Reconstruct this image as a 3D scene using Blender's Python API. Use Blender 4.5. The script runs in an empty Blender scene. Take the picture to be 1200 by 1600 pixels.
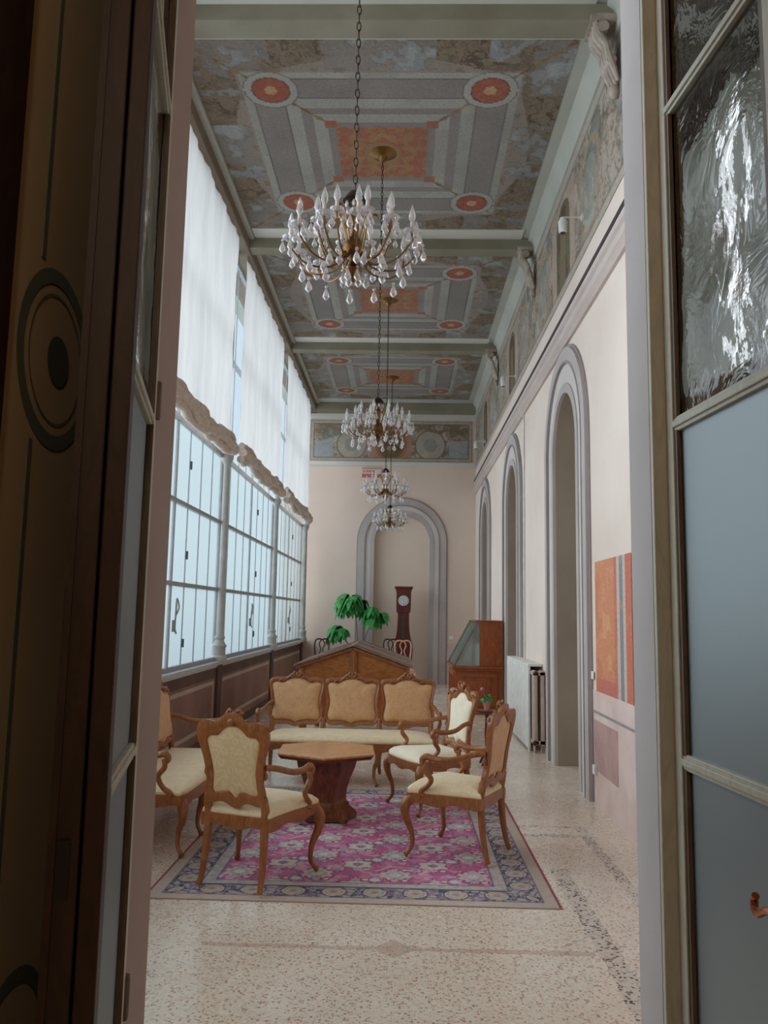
import bpy, bmesh, math, random
import numpy as np
from mathutils import Vector, Matrix
PI = math.pi
random.seed(7)
C = bpy.context.scene.collection
SC = bpy.context.scene

def lin(c):
    return tuple((v/255/12.92 if v/255 <= .04045 else ((v/255+.055)/1.055)**2.4) for v in c)

# ------------------------------------------------------------------ camera
cam = bpy.data.cameras.new('camera'); camo = bpy.data.objects.new('camera', cam); C.objects.link(camo)
F_PX = 1263.0
cam.sensor_fit = 'VERTICAL'; cam.sensor_height = 36; cam.lens = 36*F_PX/1600
cam.clip_start = .02; cam.clip_end = 200
R3 = [[0.99958121, -0.01485598, 0.02483358], [0.02277324, -0.12564545, -0.99181379], [0.01785459, 0.99196397, -0.12525451]]
camo.matrix_world = Matrix.Translation((0, 0, 1.6)) @ Matrix(R3).to_4x4()
SC.camera = camo
SC.view_settings.view_transform = 'Standard'; SC.view_settings.look = 'None'
SC.view_settings.gamma = 1; SC.view_settings.use_curve_mapping = False
SC.view_settings.exposure = 0.08
SC.cycles.max_bounces = 8; SC.cycles.diffuse_bounces = 5; SC.cycles.glossy_bounces = 4
SC.cycles.transparent_max_bounces = 16; SC.cycles.transmission_bounces = 6
SC.cycles.caustics_reflective = False; SC.cycles.caustics_refractive = False
SC.cycles.sample_clamp_indirect = 6

# ------------------------------------------------------------------ sky and daylight
W = bpy.data.worlds.new('overcast_sky'); SC.world = W; W.use_nodes = True
W.node_tree.nodes['Background'].inputs[0].default_value = (*lin((206, 222, 232)), 1)
W.node_tree.nodes['Background'].inputs[1].default_value = 1.0
PITCH = 4.19
COLS = [1.99, 6.18, 10.37, 14.56, 18.77]      # window columns along the hall
def daylight(y, e):
    l = bpy.data.lights.new('daylight', 'AREA'); l.shape = 'RECTANGLE'; l.size = 5.6; l.size_y = 4.1
    l.energy = e; l.color = (.93, .97, 1.0); l.spread = math.radians(125)
    o = bpy.data.objects.new('daylight', l); C.objects.link(o)
    o.location = (-3.5, y, 4.1)
    o.rotation_euler = (0, -PI/2 + math.radians(8), 0)
    return o
for k, y in enumerate([4.2, 8.3, 12.5, 16.7]):
    daylight(y, 150 if k == 0 else 142)

# ------------------------------------------------------------------ mesh helpers
class MB:
    def __init__(s): s.v = []; s.f = []
    def add(s, vs, fs):
        b = len(s.v); s.v += [tuple(p) for p in vs]; s.f += [tuple(i+b for i in f) for f in fs]; return s
    def box(s, x0, y0, z0, x1, y1, z1):
        vs = [(x0,y0,z0),(x1,y0,z0),(x1,y1,z0),(x0,y1,z0),(x0,y0,z1),(x1,y0,z1),(x1,y1,z1),(x0,y1,z1)]
        return s.add(vs, [(0,3,2,1),(4,5,6,7),(0,1,5,4),(1,2,6,5),(2,3,7,6),(3,0,4,7)])
    def prism(s, pts, mapf, d0, d1):
        n = len(pts)
        vs = [mapf(a, b, d0) for a, b in pts]+[mapf(a, b, d1) for a, b in pts]
        return s.add(vs, [tuple(range(n-1, -1, -1)), tuple(range(n, 2*n))]+[(i, (i+1) % n, n+(i+1) % n, n+i) for i in range(n)])
    def lathe(s, prof, c=(0,0,0), n=20):
        vs = []; fs = []
        for r, z in prof:
            for k in range(n):
                a = 2*PI*k/n; vs.append((c[0]+r*math.cos(a), c[1]+r*math.sin(a), c[2]+z))
        for j in range(len(prof)-1):
            for k in range(n):
                k2 = (k+1) % n; fs.append((j*n+k, j*n+k2, (j+1)*n+k2, (j+1)*n+k))
        fs.append(tuple(range(n-1, -1, -1))); m = (len(prof)-1)*n; fs.append(tuple(range(m, m+n)))
        return s.add(vs, fs)
    def tube(s, pts, rad, n=8, flat=1.0, closed=False):
        pts = [Vector(p) for p in pts]; m = len(pts)
        if not hasattr(rad, '__len__'): rad = [rad]*m
        vs = []; fs = []
        up = Vector((0, 0, 1)); prev = None
        for i, p in enumerate(pts):
            t = (pts[(i+1) % m]-pts[i-1]) if closed else (pts[min(i+1, m-1)]-pts[max(i-1, 0)])
            if t.length < 1e-9: t = Vector((0, 0, 1))
            t.normalize()
            if prev is None:
                a = t.cross(Vector((1, 0, 0)) if abs(t.x) < .9 else Vector((0, 1, 0)))
            else:
                a = prev-t*prev.dot(t)
            a.normalize(); prev = a; b = t.cross(a)
            for k in range(n):
                th = 2*PI*k/n
                vs.append(p+a*(rad[i]*math.cos(th))+b*(rad[i]*flat*math.sin(th)))
        rows = m if closed else m-1
        for i in range(rows):
            i2 = (i+1) % m
            for k in range(n):
                k2 = (k+1) % n; fs.append((i*n+k, i*n+k2, i2*n+k2, i2*n+k))
        if not closed:
            fs.append(tuple(range(n-1, -1, -1))); fs.append(tuple(range((m-1)*n, m*n)))
        return s.add(vs, fs)
    def ball(s, c, r, sx=1, sy=1, sz=1, n=10):
        prof = [(r*math.sin(PI*j/(n//2)), -r*math.cos(PI*j/(n//2))) for j in range(n//2+1)]
        prof[0] = (1e-4, -r); prof[-1] = (1e-4, r)
        b = MB().lathe(prof, (0,0,0), n)
        return s.add([(c[0]+p[0]*sx, c[1]+p[1]*sy, c[2]+p[2]*sz) for p in b.v], b.f)
    def xf(s, M):
        s.v = [tuple(M @ Vector(p)) for p in s.v]; return s

def cr(pts, per=4, closed=False):
    """Catmull-Rom through pts"""
    P = [Vector(p) for p in pts]; n = len(P); out = []
    segs = n if closed else n-1
    for i in range(segs):
        p1 = P[i]; p2 = P[(i+1) % n]
        p0 = P[i-1] if (closed or i > 0) else p1
        p3 = P[(i+2) % n] if (closed or i+2 < n) else p2
        for k in range(per):
            t = k/per
            out.append(.5*((2*p1)+(-p0+p2)*t+(2*p0-5*p1+4*p2-p3)*t*t+(-p0+3*p1-3*p2+p3)*t*t*t))
    if not closed: out.append(P[-1])
    return out

def obj(name, mb, mat, parent=None, smooth=True, bevel=0, angle=40):
    me = bpy.data.meshes.new(name); me.from_pydata(mb.v, [], mb.f); me.update()
    bm = bmesh.new(); bm.from_mesh(me); bmesh.ops.recalc_face_normals(bm, faces=bm.faces); bm.to_mesh(me); bm.free()
    if mat: me.materials.append(mat)
    if smooth:
        me.shade_smooth()
        try: me.set_sharp_from_angle(angle=math.radians(angle))
        except Exception: pass
    o = bpy.data.objects.new(name, me); C.objects.link(o)
    if parent: o.parent = parent
    if bevel:
        b = o.modifiers.new('bevel', 'BEVEL'); b.width = bevel; b.segments = 2; b.limit_method = 'ANGLE'
    return o
def tag(o, label, cat, group=None):
    o['label'] = label; o['category'] = cat
    if group: o['group'] = group
    return o
def thing(name, label, cat, loc=(0,0,0), rotz=0, group=None):
    o = bpy.data.objects.new(name, None); C.objects.link(o); o.location = loc; o.rotation_euler = (0, 0, rotz)
    o.empty_display_size = .1
    return tag(o, label, cat, group)
def struct(name, mb, mat, **k):
    o = obj(name, mb, mat, **k); o['kind'] = 'structure'; return o
def sroot(name, loc=(0,0,0)):
    o = bpy.data.objects.new(name, None); C.objects.link(o); o.location = loc; o['kind'] = 'structure'; return o
def copy_tree(o, parent=None):
    c = o.copy(); C.objects.link(c)
    if parent is not None: c.parent = parent
    for ch in list(o.children): copy_tree(ch, c)
    return c

# ------------------------------------------------------------------ materials
class NT:
    def __init__(s, name):
        s.m = bpy.data.materials.new(name); s.m.use_nodes = True; s.t = s.m.node_tree
        s.b = s.t.nodes['Principled BSDF']; s.out = s.t.nodes['Material Output']
    def n(s, typ, **k):
        nd = s.t.nodes.new(typ)
        for a, v in k.items(): setattr(nd, a, v)
        return nd
    def l(s, a, b): s.t.links.new(a, b)
    def coord(s, scale=(1,1,1), kind='Object', rot=(0,0,0)):
        tc = s.n('ShaderNodeTexCoord'); mp = s.n('ShaderNodeMapping'); mp.inputs['Scale'].default_value = scale; mp.inputs['Rotation'].default_value = rot
        s.l(tc.outputs[kind], mp.inputs[0]); return mp.outputs[0]
    def noise(s, vec, scale, detail=4, rough=.55, dist=0):
        nd = s.n('ShaderNodeTexNoise'); nd.inputs['Scale'].default_value = scale; nd.inputs['Detail'].default_value = detail
        nd.inputs['Roughness'].default_value = rough; nd.inputs['Distortion'].default_value = dist
        s.l(vec, nd.inputs['Vector']); return nd.outputs['Fac']
    def ramp(s, fac, stops, interp='LINEAR'):
        nd = s.n('ShaderNodeValToRGB'); e = nd.color_ramp.elements; nd.color_ramp.interpolation = interp
        while len(e) < len(stops): e.new(.5)
        for i, (p, c) in enumerate(stops): e[i].position = p; e[i].color = (*lin(c), 1)
        s.l(fac, nd.inputs[0]); return nd.outputs[0]
    def math(s, op, a, b=None, c=None):
        nd = s.n('ShaderNodeMath', operation=op)
        for i, v in enumerate((a, b, c)):
            if v is None: continue
            if isinstance(v, (int, float)): nd.inputs[i].default_value = v
            else: s.l(v, nd.inputs[i])
        return nd.outputs[0]
    def mix(s, fac, a, b, mode='MIX'):
        nd = s.n('ShaderNodeMix', data_type='RGBA', blend_type=mode)
        for i, v in ((0, fac), (6, a), (7, b)):
            if isinstance(v, (int, float)): nd.inputs[i].default_value = v
            elif isinstance(v, tuple): nd.inputs[i].default_value = (*lin(v), 1)
            else: s.l(v, nd.inputs[i])
        return nd.outputs[2]
    def bump(s, h, strength=.2, dist=.01):
        nd = s.n('ShaderNodeBump'); nd.inputs['Strength'].default_value = strength; nd.inputs['Distance'].default_value = dist
        s.l(h, nd.inputs['Height']); s.l(nd.outputs[0], s.b.inputs['Normal'])
    def col(s, v):
        if isinstance(v, tuple): s.b.inputs['Base Color'].default_value = (*lin(v), 1)
        else: s.l(v, s.b.inputs['Base Color'])
    def set(s, **k):
        for a, v in k.items(): s.b.inputs[a.replace('_', ' ')].default_value = v
        return s

def plaster(name, c1, c2, scale=1.2, rough=.85, bump=.08):
    m = NT(name); v = m.coord(); f = m.noise(v, scale, 6, .6)
    m.col(m.ramp(f, [(.35, c1), (.65, c2)])); m.set(Roughness=rough)
    m.bump(m.noise(v, 30, 4), bump, .01); return m.m
def wood(name, c1, c2, c3, scale=(6, 6, 1.2), rough=.35, sc=6):
    m = NT(name); v = m.coord(scale); f = m.noise(v, sc, 5, .6, 1.5)
    m.col(m.ramp(f, [(.3, c1), (.5, c2), (.72, c3)])); m.set(Roughness=rough)
    m.bump(f, .06, .004); return m.m
def plain(name, c, rough=.5, metal=0, **k):
    m = NT(name); v = m.coord(); f = m.noise(v, 9, 3)
    d = tuple(max(0, x*.9) for x in c)
    m.col(m.ramp(f, [(.3, d), (.7, c)])); m.set(Roughness=rough, Metallic=metal, **k); return m.m

M = {}
M['cream'] = plaster('cream_plaster', (226, 208, 196), (236, 221, 211), .7)
M['end_cream'] = plaster('warm_cream_plaster', (220, 200, 186), (229, 211, 199), .5)
M['niche'] = plaster('niche_cream_plaster', (226, 205, 188), (232, 213, 198), .5)
M['arch_grey'] = plaster('grey_mauve_plaster', (178, 168, 167), (192, 182, 180), 1.5)
M['arch_light'] = plaster('pale_grey_plaster', (204, 196, 192), (214, 206, 201), 1.5)
M['arch_dark'] = plaster('dark_grey_line_plaster', (150, 140, 141), (160, 150, 150), 1.5)
M['taupe'] = plaster('taupe_niche_plaster', (148, 134, 120), (160, 148, 132), 1.0)  # cream niche sides darkened in the colour to stand for their shade
M['ceil_grey'] = plaster('grey_green_cornice_plaster', (176, 178, 168), (190, 191, 182), 1.0)
M['ceil_pale'] = plaster('pale_cornice_plaster', (206, 206, 196), (218, 216, 208), 1.0)
M['beam'] = plaster('olive_grey_beam_plaster', (128, 122, 104), (150, 146, 130), .8)
M['brown_beam'] = plaster('brown_window_head_plaster', (120, 105, 90), (142, 128, 112), .8)
M['parapet'] = plaster('brown_mauve_plaster', (128, 96, 84), (150, 114, 100), 1.6)
M['parapet_dark'] = plaster('dark_brown_plaster', (88, 64, 58), (104, 78, 68), 1.6)
M['parapet_line'] = plaster('light_line_plaster', (176, 156, 140), (190, 172, 156), 1.6)
M['pink_dado'] = plaster('faded_pink_plaster', (212, 186, 178), (226, 204, 198), 2.5)
M['mauve_panel'] = plaster('mauve_painted_plaster', (172, 140, 138), (196, 158, 150), 3)
M['column'] = plain('grey_painted_iron', (190, 188, 184), .45)
M['frame'] = plain('grey_window_iron', (168, 172, 176), .5)
M['iron'] = plain('dark_window_hinge_iron', (70, 72, 78), .5)
M['sill'] = plain('white_marble_sill', (206, 206, 210), .3)
M['white'] = plain('white_paint', (240, 238, 234), .6)
M['radiator'] = plain('beige_radiator_enamel', (196, 176, 166), .4)
M['cable'] = plain('dark_cable_rubber', (80, 72, 74), .5)
M['moulding'] = plaster('rose_grey_moulding_plaster', (196, 180, 174), (208, 194, 188), 1.5)
M['corbel'] = plaster('stone_corbel_plaster', (150, 138, 126), (186, 174, 164), 8)
M['walnut'] = wood('carved_walnut', (128, 76, 42), (150, 94, 54), (170, 112, 68), (5, 5, 1.5), .33)
M['walnut_dark'] = wood('dark_walnut', (62, 30, 22), (92, 48, 32), (118, 66, 42), (5, 5, 1.2), .3)
M['table_top'] = wood('pale_walnut_veneer', (176, 120, 76), (206, 152, 104), (224, 174, 124), (2, 7, 2), .22)
M['table_wood'] = wood('red_walnut', (74, 34, 20), (112, 58, 32), (142, 82, 44), (4, 4, 1), .3)
M['honey'] = wood('honey_walnut_panel', (132, 78, 36), (164, 102, 52), (186, 124, 68), (1.2, 5, 4), .35)
M['cherry'] = wood('cherry_wood', (120, 58, 28), (152, 80, 42), (172, 98, 54), (5, 5, 1), .35)
M['mahogany'] = wood('mahogany', (70, 22, 22), (98, 36, 32), (118, 48, 42), (5, 5, 1), .28)
M['black_wood'] = wood('dark_stained_wood', (44, 20, 24), (62, 30, 32), (80, 42, 42), (5, 5, 1), .3)
M['rose_wood'] = wood('pale_rose_wood', (196, 138, 116), (222, 168, 146), (236, 188, 166), (5, 5, 1), .3)  # dark chair wood paled, reflected light put into the colour
M['roof_wood'] = wood('weathered_lid_wood', (108, 84, 72), (134, 108, 94), (156, 130, 114), (1.5, 6, 3), .55)
M['shutter'] = wood('dark_brown_shutter_paint', (40, 26, 22), (50, 33, 28), (60, 40, 34), (4, 4, 1), .55)
M['door_paint'] = wood('worn_grey_green_door_paint', (176, 174, 160), (190, 188, 174), (200, 197, 184), (4, 4, 1), .45)
M['door_brown'] = wood('brown_glazing_bead_paint', (84, 68, 56), (104, 86, 70), (120, 100, 84), (6, 6, 1), .5)
M['reveal'] = plaster('lavender_grey_reveal_plaster', (186, 178, 178), (198, 190, 190), 1.2)  # right reveal: window daylight on it put into the colour
M['reveal_brown'] = plaster('rosy_brown_reveal_plaster', (164, 144, 136), (176, 156, 147), 1.2)  # left reveal: browner, the dimness of its side put into the colour
M['vest'] = plaster('beige_vestibule_plaster', (196, 172, 138), (210, 188, 152), .8)
M['vest_dark'] = plaster('brown_vestibule_plaster', (100, 80, 62), (120, 98, 78), .8)
M['vest_teal'] = plaster('grey_green_painted_line', (98, 106, 92), (118, 124, 108), 2)
M['vest_oval'] = plaster('dark_green_painted_disc', (78, 80, 68), (96, 98, 84), 2)
M['copper'] = plain('copper_handle', (188, 112, 76), .25, 1)
M['gold'] = plain('aged_gilt_brass', (140, 104, 62), .32, 1)
M['bronze'] = plain('dark_bronze', (74, 60, 48), .4, .8)
M['candle'] = plain('ivory_candle_sleeve', (236, 230, 222), .4)
M['terracotta'] = plain('terracotta', (206, 150, 128), .8)
M['soil'] = plain('potting_soil', (60, 44, 34), .95)
M['stem'] = plain('grey_green_stem', (128, 132, 120), .7)
M['flower'] = plain('pink_petal', (196, 116, 128), .6)
M['dial'] = plain('white_enamel_dial', (226, 228, 232), .3)
M['black'] = plain('black_paint', (26, 24, 26), .4)
M['red_paint'] = plain('faded_red_print', (206, 116, 112), .6)
M['sign_white'] = plain('pale_sign_board', (226, 206, 196), .6)
M['chrome'] = plain('chrome_foot', (206, 200, 204), .2, 1)

m = NT('green_leaf'); v = m.coord(); f = m.noise(v, 14, 3)
m.col(m.ramp(f, [(.3, (24, 96, 44)), (.55, (52, 150, 66)), (.8, (96, 186, 92))])); m.set(Roughness=.4); M['leaf'] = m.m

def fabric(name, c1, c2, patt=None):
    m = NT(name); v = m.coord()
    f = m.noise(v, 22, 3, .5, 1.2)
    if patt:
        w = m.n('ShaderNodeTexVoronoi'); w.feature = 'SMOOTH_F1'; w.inputs['Scale'].default_value = 17; m.l(v, w.inputs['Vector'])
        g = m.math('SINE', m.math('MULTIPLY', w.outputs['Distance'], 26))
        g = m.math('MULTIPLY', m.math('ADD', g, 1.0), .5)
        f = m.math('ADD', m.math('MULTIPLY', g, .3), m.math('MULTIPLY', f, .6))
    m.col(m.ramp(f, [(.35, c1), (.62, c2)])); m.set(Roughness=.8)
    m.b.inputs['Sheen Weight'].default_value = .25
    m.bump(m.noise(v, 300, 2), .12, .002); return m.m
M['damask'] = fabric('beige_damask', (214, 186, 142), (224, 200, 158), True)
M['seat'] = fabric('cream_seat_fabric', (226, 204, 164), (236, 218, 182))
M['seat_pale'] = fabric('pale_cream_fabric', (238, 228, 200), (244, 236, 212))
M['tan'] = fabric('tan_back_fabric', (208, 160, 116), (218, 174, 130))

def vcol(name, rough=.85, bumps=True, scale=40):
    m = NT(name); a = m.n('ShaderNodeAttribute', attribute_name='Col'); v = m.coord()
    f = m.noise(v, scale, 4)
    g = m.ramp(f, [(.3, (225, 225, 225)), (.7, (255, 255, 255))])
    m.col(m.mix(1.0, a.outputs['Color'], g, 'MULTIPLY')); m.set(Roughness=rough)
    if bumps: m.bump(m.noise(v, 120, 3), .1, .004)
    return m.m
M['fresco'] = vcol('painted_fresco')
M['rug'] = vcol('woven_rug_pile', .95, True, 160)

# terrazzo floor with pebble bands
m = NT('terrazzo'); v = m.coord(); tc = m.n('ShaderNodeTexCoord')
vo = m.n('ShaderNodeTexVoronoi'); vo.inputs['Scale'].default_value = 82; m.l(v, vo.inputs['Vector'])
sep = m.n('ShaderNodeSeparateColor'); m.l(vo.outputs['Color'], sep.inputs[0])
chips = m.ramp(sep.outputs[0], [(0, (204, 160, 144)), (.07, (222, 196, 178)), (.22, (236, 224, 208)), (.5, (250, 242, 230)), (.8, (240, 230, 220)), (.95, (176, 166, 164))], 'CONSTANT')
edge = m.math('LESS_THAN', vo.outputs['Distance'], .0078*74)
base = m.mix(edge, (246, 238, 228), chips)
big = m.noise(v, 1.1, 5, .6)
base = m.mix(.55, base, m.ramp(big, [(.3, (226, 210, 194)), (.7, (252, 246, 238))]), 'MULTIPLY')
sx = m.n('ShaderNodeSeparateXYZ'); m.l(tc.outputs['Object'], sx.inputs[0]); X, Y = sx.outputs[0], sx.outputs[1]
wob = m.math('MULTIPLY', m.math('SUBTRACT', m.noise(v, 9, 2), .5), .05)
def band(coord, c, w): return m.math('LESS_THAN', m.math('ABSOLUTE', m.math('SUBTRACT', m.math('ADD', coord, wob), c)), w/2)
def both(a, b): return m.math('MULTIPLY', a, b)
bA = both(band(X, 1.02, .11), m.math('LESS_THAN', Y, 5.45))
bB = both(band(X, 1.38, .08), m.math('LESS_THAN', Y, 6.5))
bC = both(band(Y, 6.24, .08), both(m.math('GREATER_THAN', X, .9), m.math('LESS_THAN', X, 1.4)))
bD = both(band(Y, 6.5, .05), both(m.math('GREATER_THAN', X, .9), m.math('LESS_THAN', X, 1.4)))
bands = m.math('MINIMUM', m.math('ADD', m.math('ADD', bA, bB), m.math('ADD', bC, bD)), 1.0)
v2 = m.n('ShaderNodeTexVoronoi'); v2.inputs['Scale'].default_value = 48; m.l(v, v2.inputs['Vector'])
s2 = m.n('ShaderNodeSeparateColor'); m.l(v2.outputs['Color'], s2.inputs[0])
dk = both(m.math('LESS_THAN', v2.outputs['Distance'], .40), m.math('GREATER_THAN', s2.outputs[1], .42))
pebb = m.ramp(s2.outputs[0], [(0, (70, 64, 66)), (.5, (98, 90, 88)), (.9, (120, 100, 92))], 'CONSTANT')
base = m.mix(m.math('MULTIPLY', bands, .28), base, (170, 166, 162)); base = m.mix(both(bands, dk), base, pebb)
red = both(m.math('LESS_THAN', m.math('ABSOLUTE', m.math('SUBTRACT', m.math('ADD', Y, wob), 4.13)), .022), both(m.math('LESS_THAN', X, .95), m.math('GREATER_THAN', X, -.95)))
dia = m.math('LESS_THAN', m.math('ADD', m.math('ABSOLUTE', m.math('ADD', X, .02)), m.math('ABSOLUTE', m.math('SUBTRACT', Y, 4.13))), .11)
base = m.mix(m.math('MULTIPLY', m.math('MAXIMUM', red, dia), .38), base, (170, 120, 105))
m.col(base); m.set(Roughness=.27); m.b.inputs['Specular IOR Level'].default_value = .55
rr = m.ramp(m.noise(v, 6, 4), [(.3, (110, 110, 110)), (.7, (150, 150, 150))]); m.l(rr, m.b.inputs['Roughness'])
M['terrazzo'] = m.m

def mixshader(name, parts):
    """parts: list of (shader node type, colour, roughness, weight)"""
    m = NT(name); t = m.t; t.nodes.remove(m.b); cur = None; tot = 0
    for typ, c, r, w in parts:
        nd = t.nodes.new(typ)
        nd.inputs[0].default_value = (*lin(c), 1)
        if r is not None and 'Roughness' in nd.inputs: nd.inputs['Roughness'].default_value = r
        tot += w
        if cur is None: cur = nd.outputs[0]
        else:
            mx = t.nodes.new('ShaderNodeMixShader'); mx.inputs[0].default_value = w/tot
            t.links.new(cur, mx.inputs[1]); t.links.new(nd.outputs[0], mx.inputs[2]); cur = mx.outputs[0]
    t.links.new(cur, m.out.inputs[0]); return m
TR, TL, DF, GL = 'ShaderNodeBsdfTransparent', 'ShaderNodeBsdfTranslucent', 'ShaderNodeBsdfDiffuse', 'ShaderNodeBsdfGlossy'
M['pane'] = mixshader('frosted_window_glass', [(TR, (232, 236, 236), None, .84), (TL, (225, 236, 240), None, .10), (DF, (200, 210, 215), None, .05), (GL, (255, 255, 255), .3, .01)]).m
M['clear_pane'] = mixshader('clear_window_glass', [(TR, (250, 253, 255), None, .96), (GL, (255, 255, 255), .05, .04)]).m
M['crystal'] = mixshader('cut_crystal', [(TR, (245, 245, 250), None, .5), (GL, (255, 255, 255), .08, .30), (DF, (245, 242, 244), None, .34)]).m
M['bulb'] = mixshader('flame_bulb_glass', [(TR, (250, 250, 252), None, .55), (GL, (255, 255, 255), .05, .2), (DF, (240, 238, 240), None, .25)]).m
M['case_glass'] = mixshader('display_case_glass', [(TR, (200, 215, 210), None, .5), (GL, (235, 245, 245), .08, .3), (DF, (150, 165, 160), None, .2)]).m

# curtain: woven cotton blind, translucent, fine vertical folds and seams
def curtain_mat():
    m = mixshader('cotton_blind', [(TL, (232, 230, 228), None, .36), (TR, (255, 250, 244), None, .06), (DF, (226, 220, 212), None, .58)])
    t = m.t; tcn = t.nodes.new('ShaderNodeTexCoord'); mp = t.nodes.new('ShaderNodeMapping'); mp.inputs['Scale'].default_value = (1, 1.6, .3)
    t.links.new(tcn.outputs['Object'], mp.inputs[0])
    nz = t.nodes.new('ShaderNodeTexNoise'); nz.inputs['Scale'].default_value = 3; nz.inputs['Detail'].default_value = 4
    t.links.new(mp.outputs[0], nz.inputs['Vector'])
    rp = t.nodes.new('ShaderNodeValToRGB'); rp.color_ramp.elements[0].position = .3; rp.color_ramp.elements[1].position = .7
    rp.color_ramp.elements[0].color = (*lin((216, 214, 212)), 1); rp.color_ramp.elements[1].color = (*lin((232, 230, 228)), 1)
    t.links.new(nz.outputs['Fac'], rp.inputs[0])
    for n in t.nodes:
        if n.bl_idname in (TL, DF): t.links.new(rp.outputs[0], n.inputs[0])
    return m.m
M['curtain'] = curtain_mat()
M['roll'] = fabric('gathered_cotton', (196, 176, 160), (214, 196, 180))

# old hand-made door glass
def door_glass(name, frosted):
    m = NT(name); t = m.t; t.nodes.remove(m.b)
    v = m.coord()
    tr = t.nodes.new(TR); gl = t.nodes.new(GL); df = t.nodes.new('ShaderNodeBsdfDiffuse'); tl = t.nodes.new(TL)
    bp = t.nodes.new('ShaderNodeBump')
    if frosted:
        tr.inputs[0].default_value = (.5, .6, .65, 1); gl.inputs[0].default_value = (*lin((205, 212, 216)), 1); gl.inputs['Roughness'].default_value = .42
        df.inputs[0].default_value = (*lin((158, 172, 178)), 1); tl.inputs[0].default_value = (*lin((166, 182, 190)), 1)
        a = t.nodes.new('ShaderNodeMixShader'); a.inputs[0].default_value = .5; m.l(df.outputs[0], a.inputs[1]); m.l(tl.outputs[0], a.inputs[2])
        b = t.nodes.new('ShaderNodeMixShader'); b.inputs[0].default_value = .35; m.l(a.outputs[0], b.inputs[1]); m.l(gl.outputs[0], b.inputs[2])
        m.l(b.outputs[0], m.out.inputs[0])
    else:
        # frosting that stops short of the edges in ragged patches; smooth wavy glass where it is missing
        vs = m.coord((1, 1, .5)); nz = m.noise(vs, 3.2, 9, .68, .6)
        sp = m.n('ShaderNodeSeparateXYZ'); m.l(v, sp.inputs[0])
        top = m.math('MULTIPLY', m.math('SUBTRACT', 3.06, sp.outputs[2]), 2.0)
        low = m.math('MULTIPLY', m.math('SUBTRACT', sp.outputs[2], 2.22), 2.2)
        side = m.math('MULTIPLY', m.math('SUBTRACT', sp.outputs[0], .10), 5.0)
        e = m.math('MINIMUM', m.math('MINIMUM', top, low), side)
        e = m.math('ADD', m.math('MINIMUM', m.math('MAXIMUM', e, -.6), .35), nz)
        fm = m.math('GREATER_THAN', e, .60)
        nb = m.noise(v, 5, 4, .6, 1.0); m.l(nb, bp.inputs['Height']); bp.inputs['Strength'].default_value = .25; bp.inputs['Distance'].default_value = .02
        gl.inputs['Roughness'].default_value = .03; gl.inputs[0].default_value = (1, 1, 1, 1); m.l(bp.outputs[0], gl.inputs['Normal'])
        tr.inputs[0].default_value = (.62, .64, .58, 1)
        cl = t.nodes.new('ShaderNodeMixShader'); m.l(tr.outputs[0], cl.inputs[1]); m.l(gl.outputs[0], cl.inputs[2])
        fr = t.nodes.new('ShaderNodeFresnel'); fr.inputs[0].default_value = 1.5; m.l(m.math('ADD', fr.outputs[0], .12), cl.inputs[0])
        stk = m.math('SUBTRACT', 1.0, m.math('MULTIPLY', m.math('ABSOLUTE', m.math('SUBTRACT', sp.outputs[0], .43)), 9.0))
        nk = m.noise(m.coord((1.6, 1, .6)), 9, 8, .7, .4); sk = m.math('GREATER_THAN', m.math('ADD', m.math('MULTIPLY', stk, .14), nk), .60)
        df.inputs[0].default_value = (*lin((168, 178, 166)), 1); tl.inputs[0].default_value = (*lin((168, 178, 170)), 1)
        m.l(m.ramp(m.noise(vs, 6, 6), [(.3, (120, 128, 116)), (.7, (196, 206, 196))]), df.inputs[0])
        a = t.nodes.new('ShaderNodeMixShader'); a.inputs[0].default_value = .5; m.l(df.outputs[0], a.inputs[1]); m.l(tl.outputs[0], a.inputs[2])
        b = t.nodes.new('ShaderNodeMixShader'); m.l(m.math('ADD', m.math('MULTIPLY', sk, .72), .14), b.inputs[0]); m.l(a.outputs[0], b.inputs[1]); m.l(gl.outputs[0], b.inputs[2])
        f = t.nodes.new('ShaderNodeMixShader'); m.l(fm, f.inputs[0]); m.l(cl.outputs[0], f.inputs[1]); m.l(b.outputs[0], f.inputs[2])
        m.l(f.outputs[0], m.out.inputs[0])
    return m.m
M['glass_frost'] = door_glass('frosted_door_glass', True)
M['glass_old'] = door_glass('old_wavy_door_glass', False)

# ------------------------------------------------------------------ painted surfaces (fresco, rug): colour grids
def vnoise(x, y, seed, freq):
    rs = np.random.RandomState(seed); g = rs.rand(64, 64)
    x = x*freq+100; y = y*freq+100
    xi = np.floor(x).astype(int); yi = np.floor(y).astype(int); fx = x-xi; fy = y-yi
    fx = fx*fx*(3-2*fx); fy = fy*fy*(3-2*fy)
    a = g[xi % 64, yi % 64]; b = g[(xi+1) % 64, yi % 64]; c = g[xi % 64, (yi+1) % 64]; d = g[(xi+1) % 64, (yi+1) % 64]
    return (a*(1-fx)+b*fx)*(1-fy)+(c*(1-fx)+d*fx)*fy
def fbm(x, y, seed, freq=1, o=4):
    t = 0; a = .5; s = 0
    for k in range(o): t = t+a*vnoise(x, y, seed+k, freq*2**k); s += a; a *= .55
    return t/s
class Canvas:
    def __init__(s, u, v, base): s.u = u; s.v = v; s.c = np.zeros(u.shape+(3,)); s.c[:] = base
    def f(s, mask, col, a=1.0):
        w = (np.clip(mask.astype(float), 0, 1)*a)[..., None]; s.c = s.c*(1-w)+np.array(col, float)*w
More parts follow.
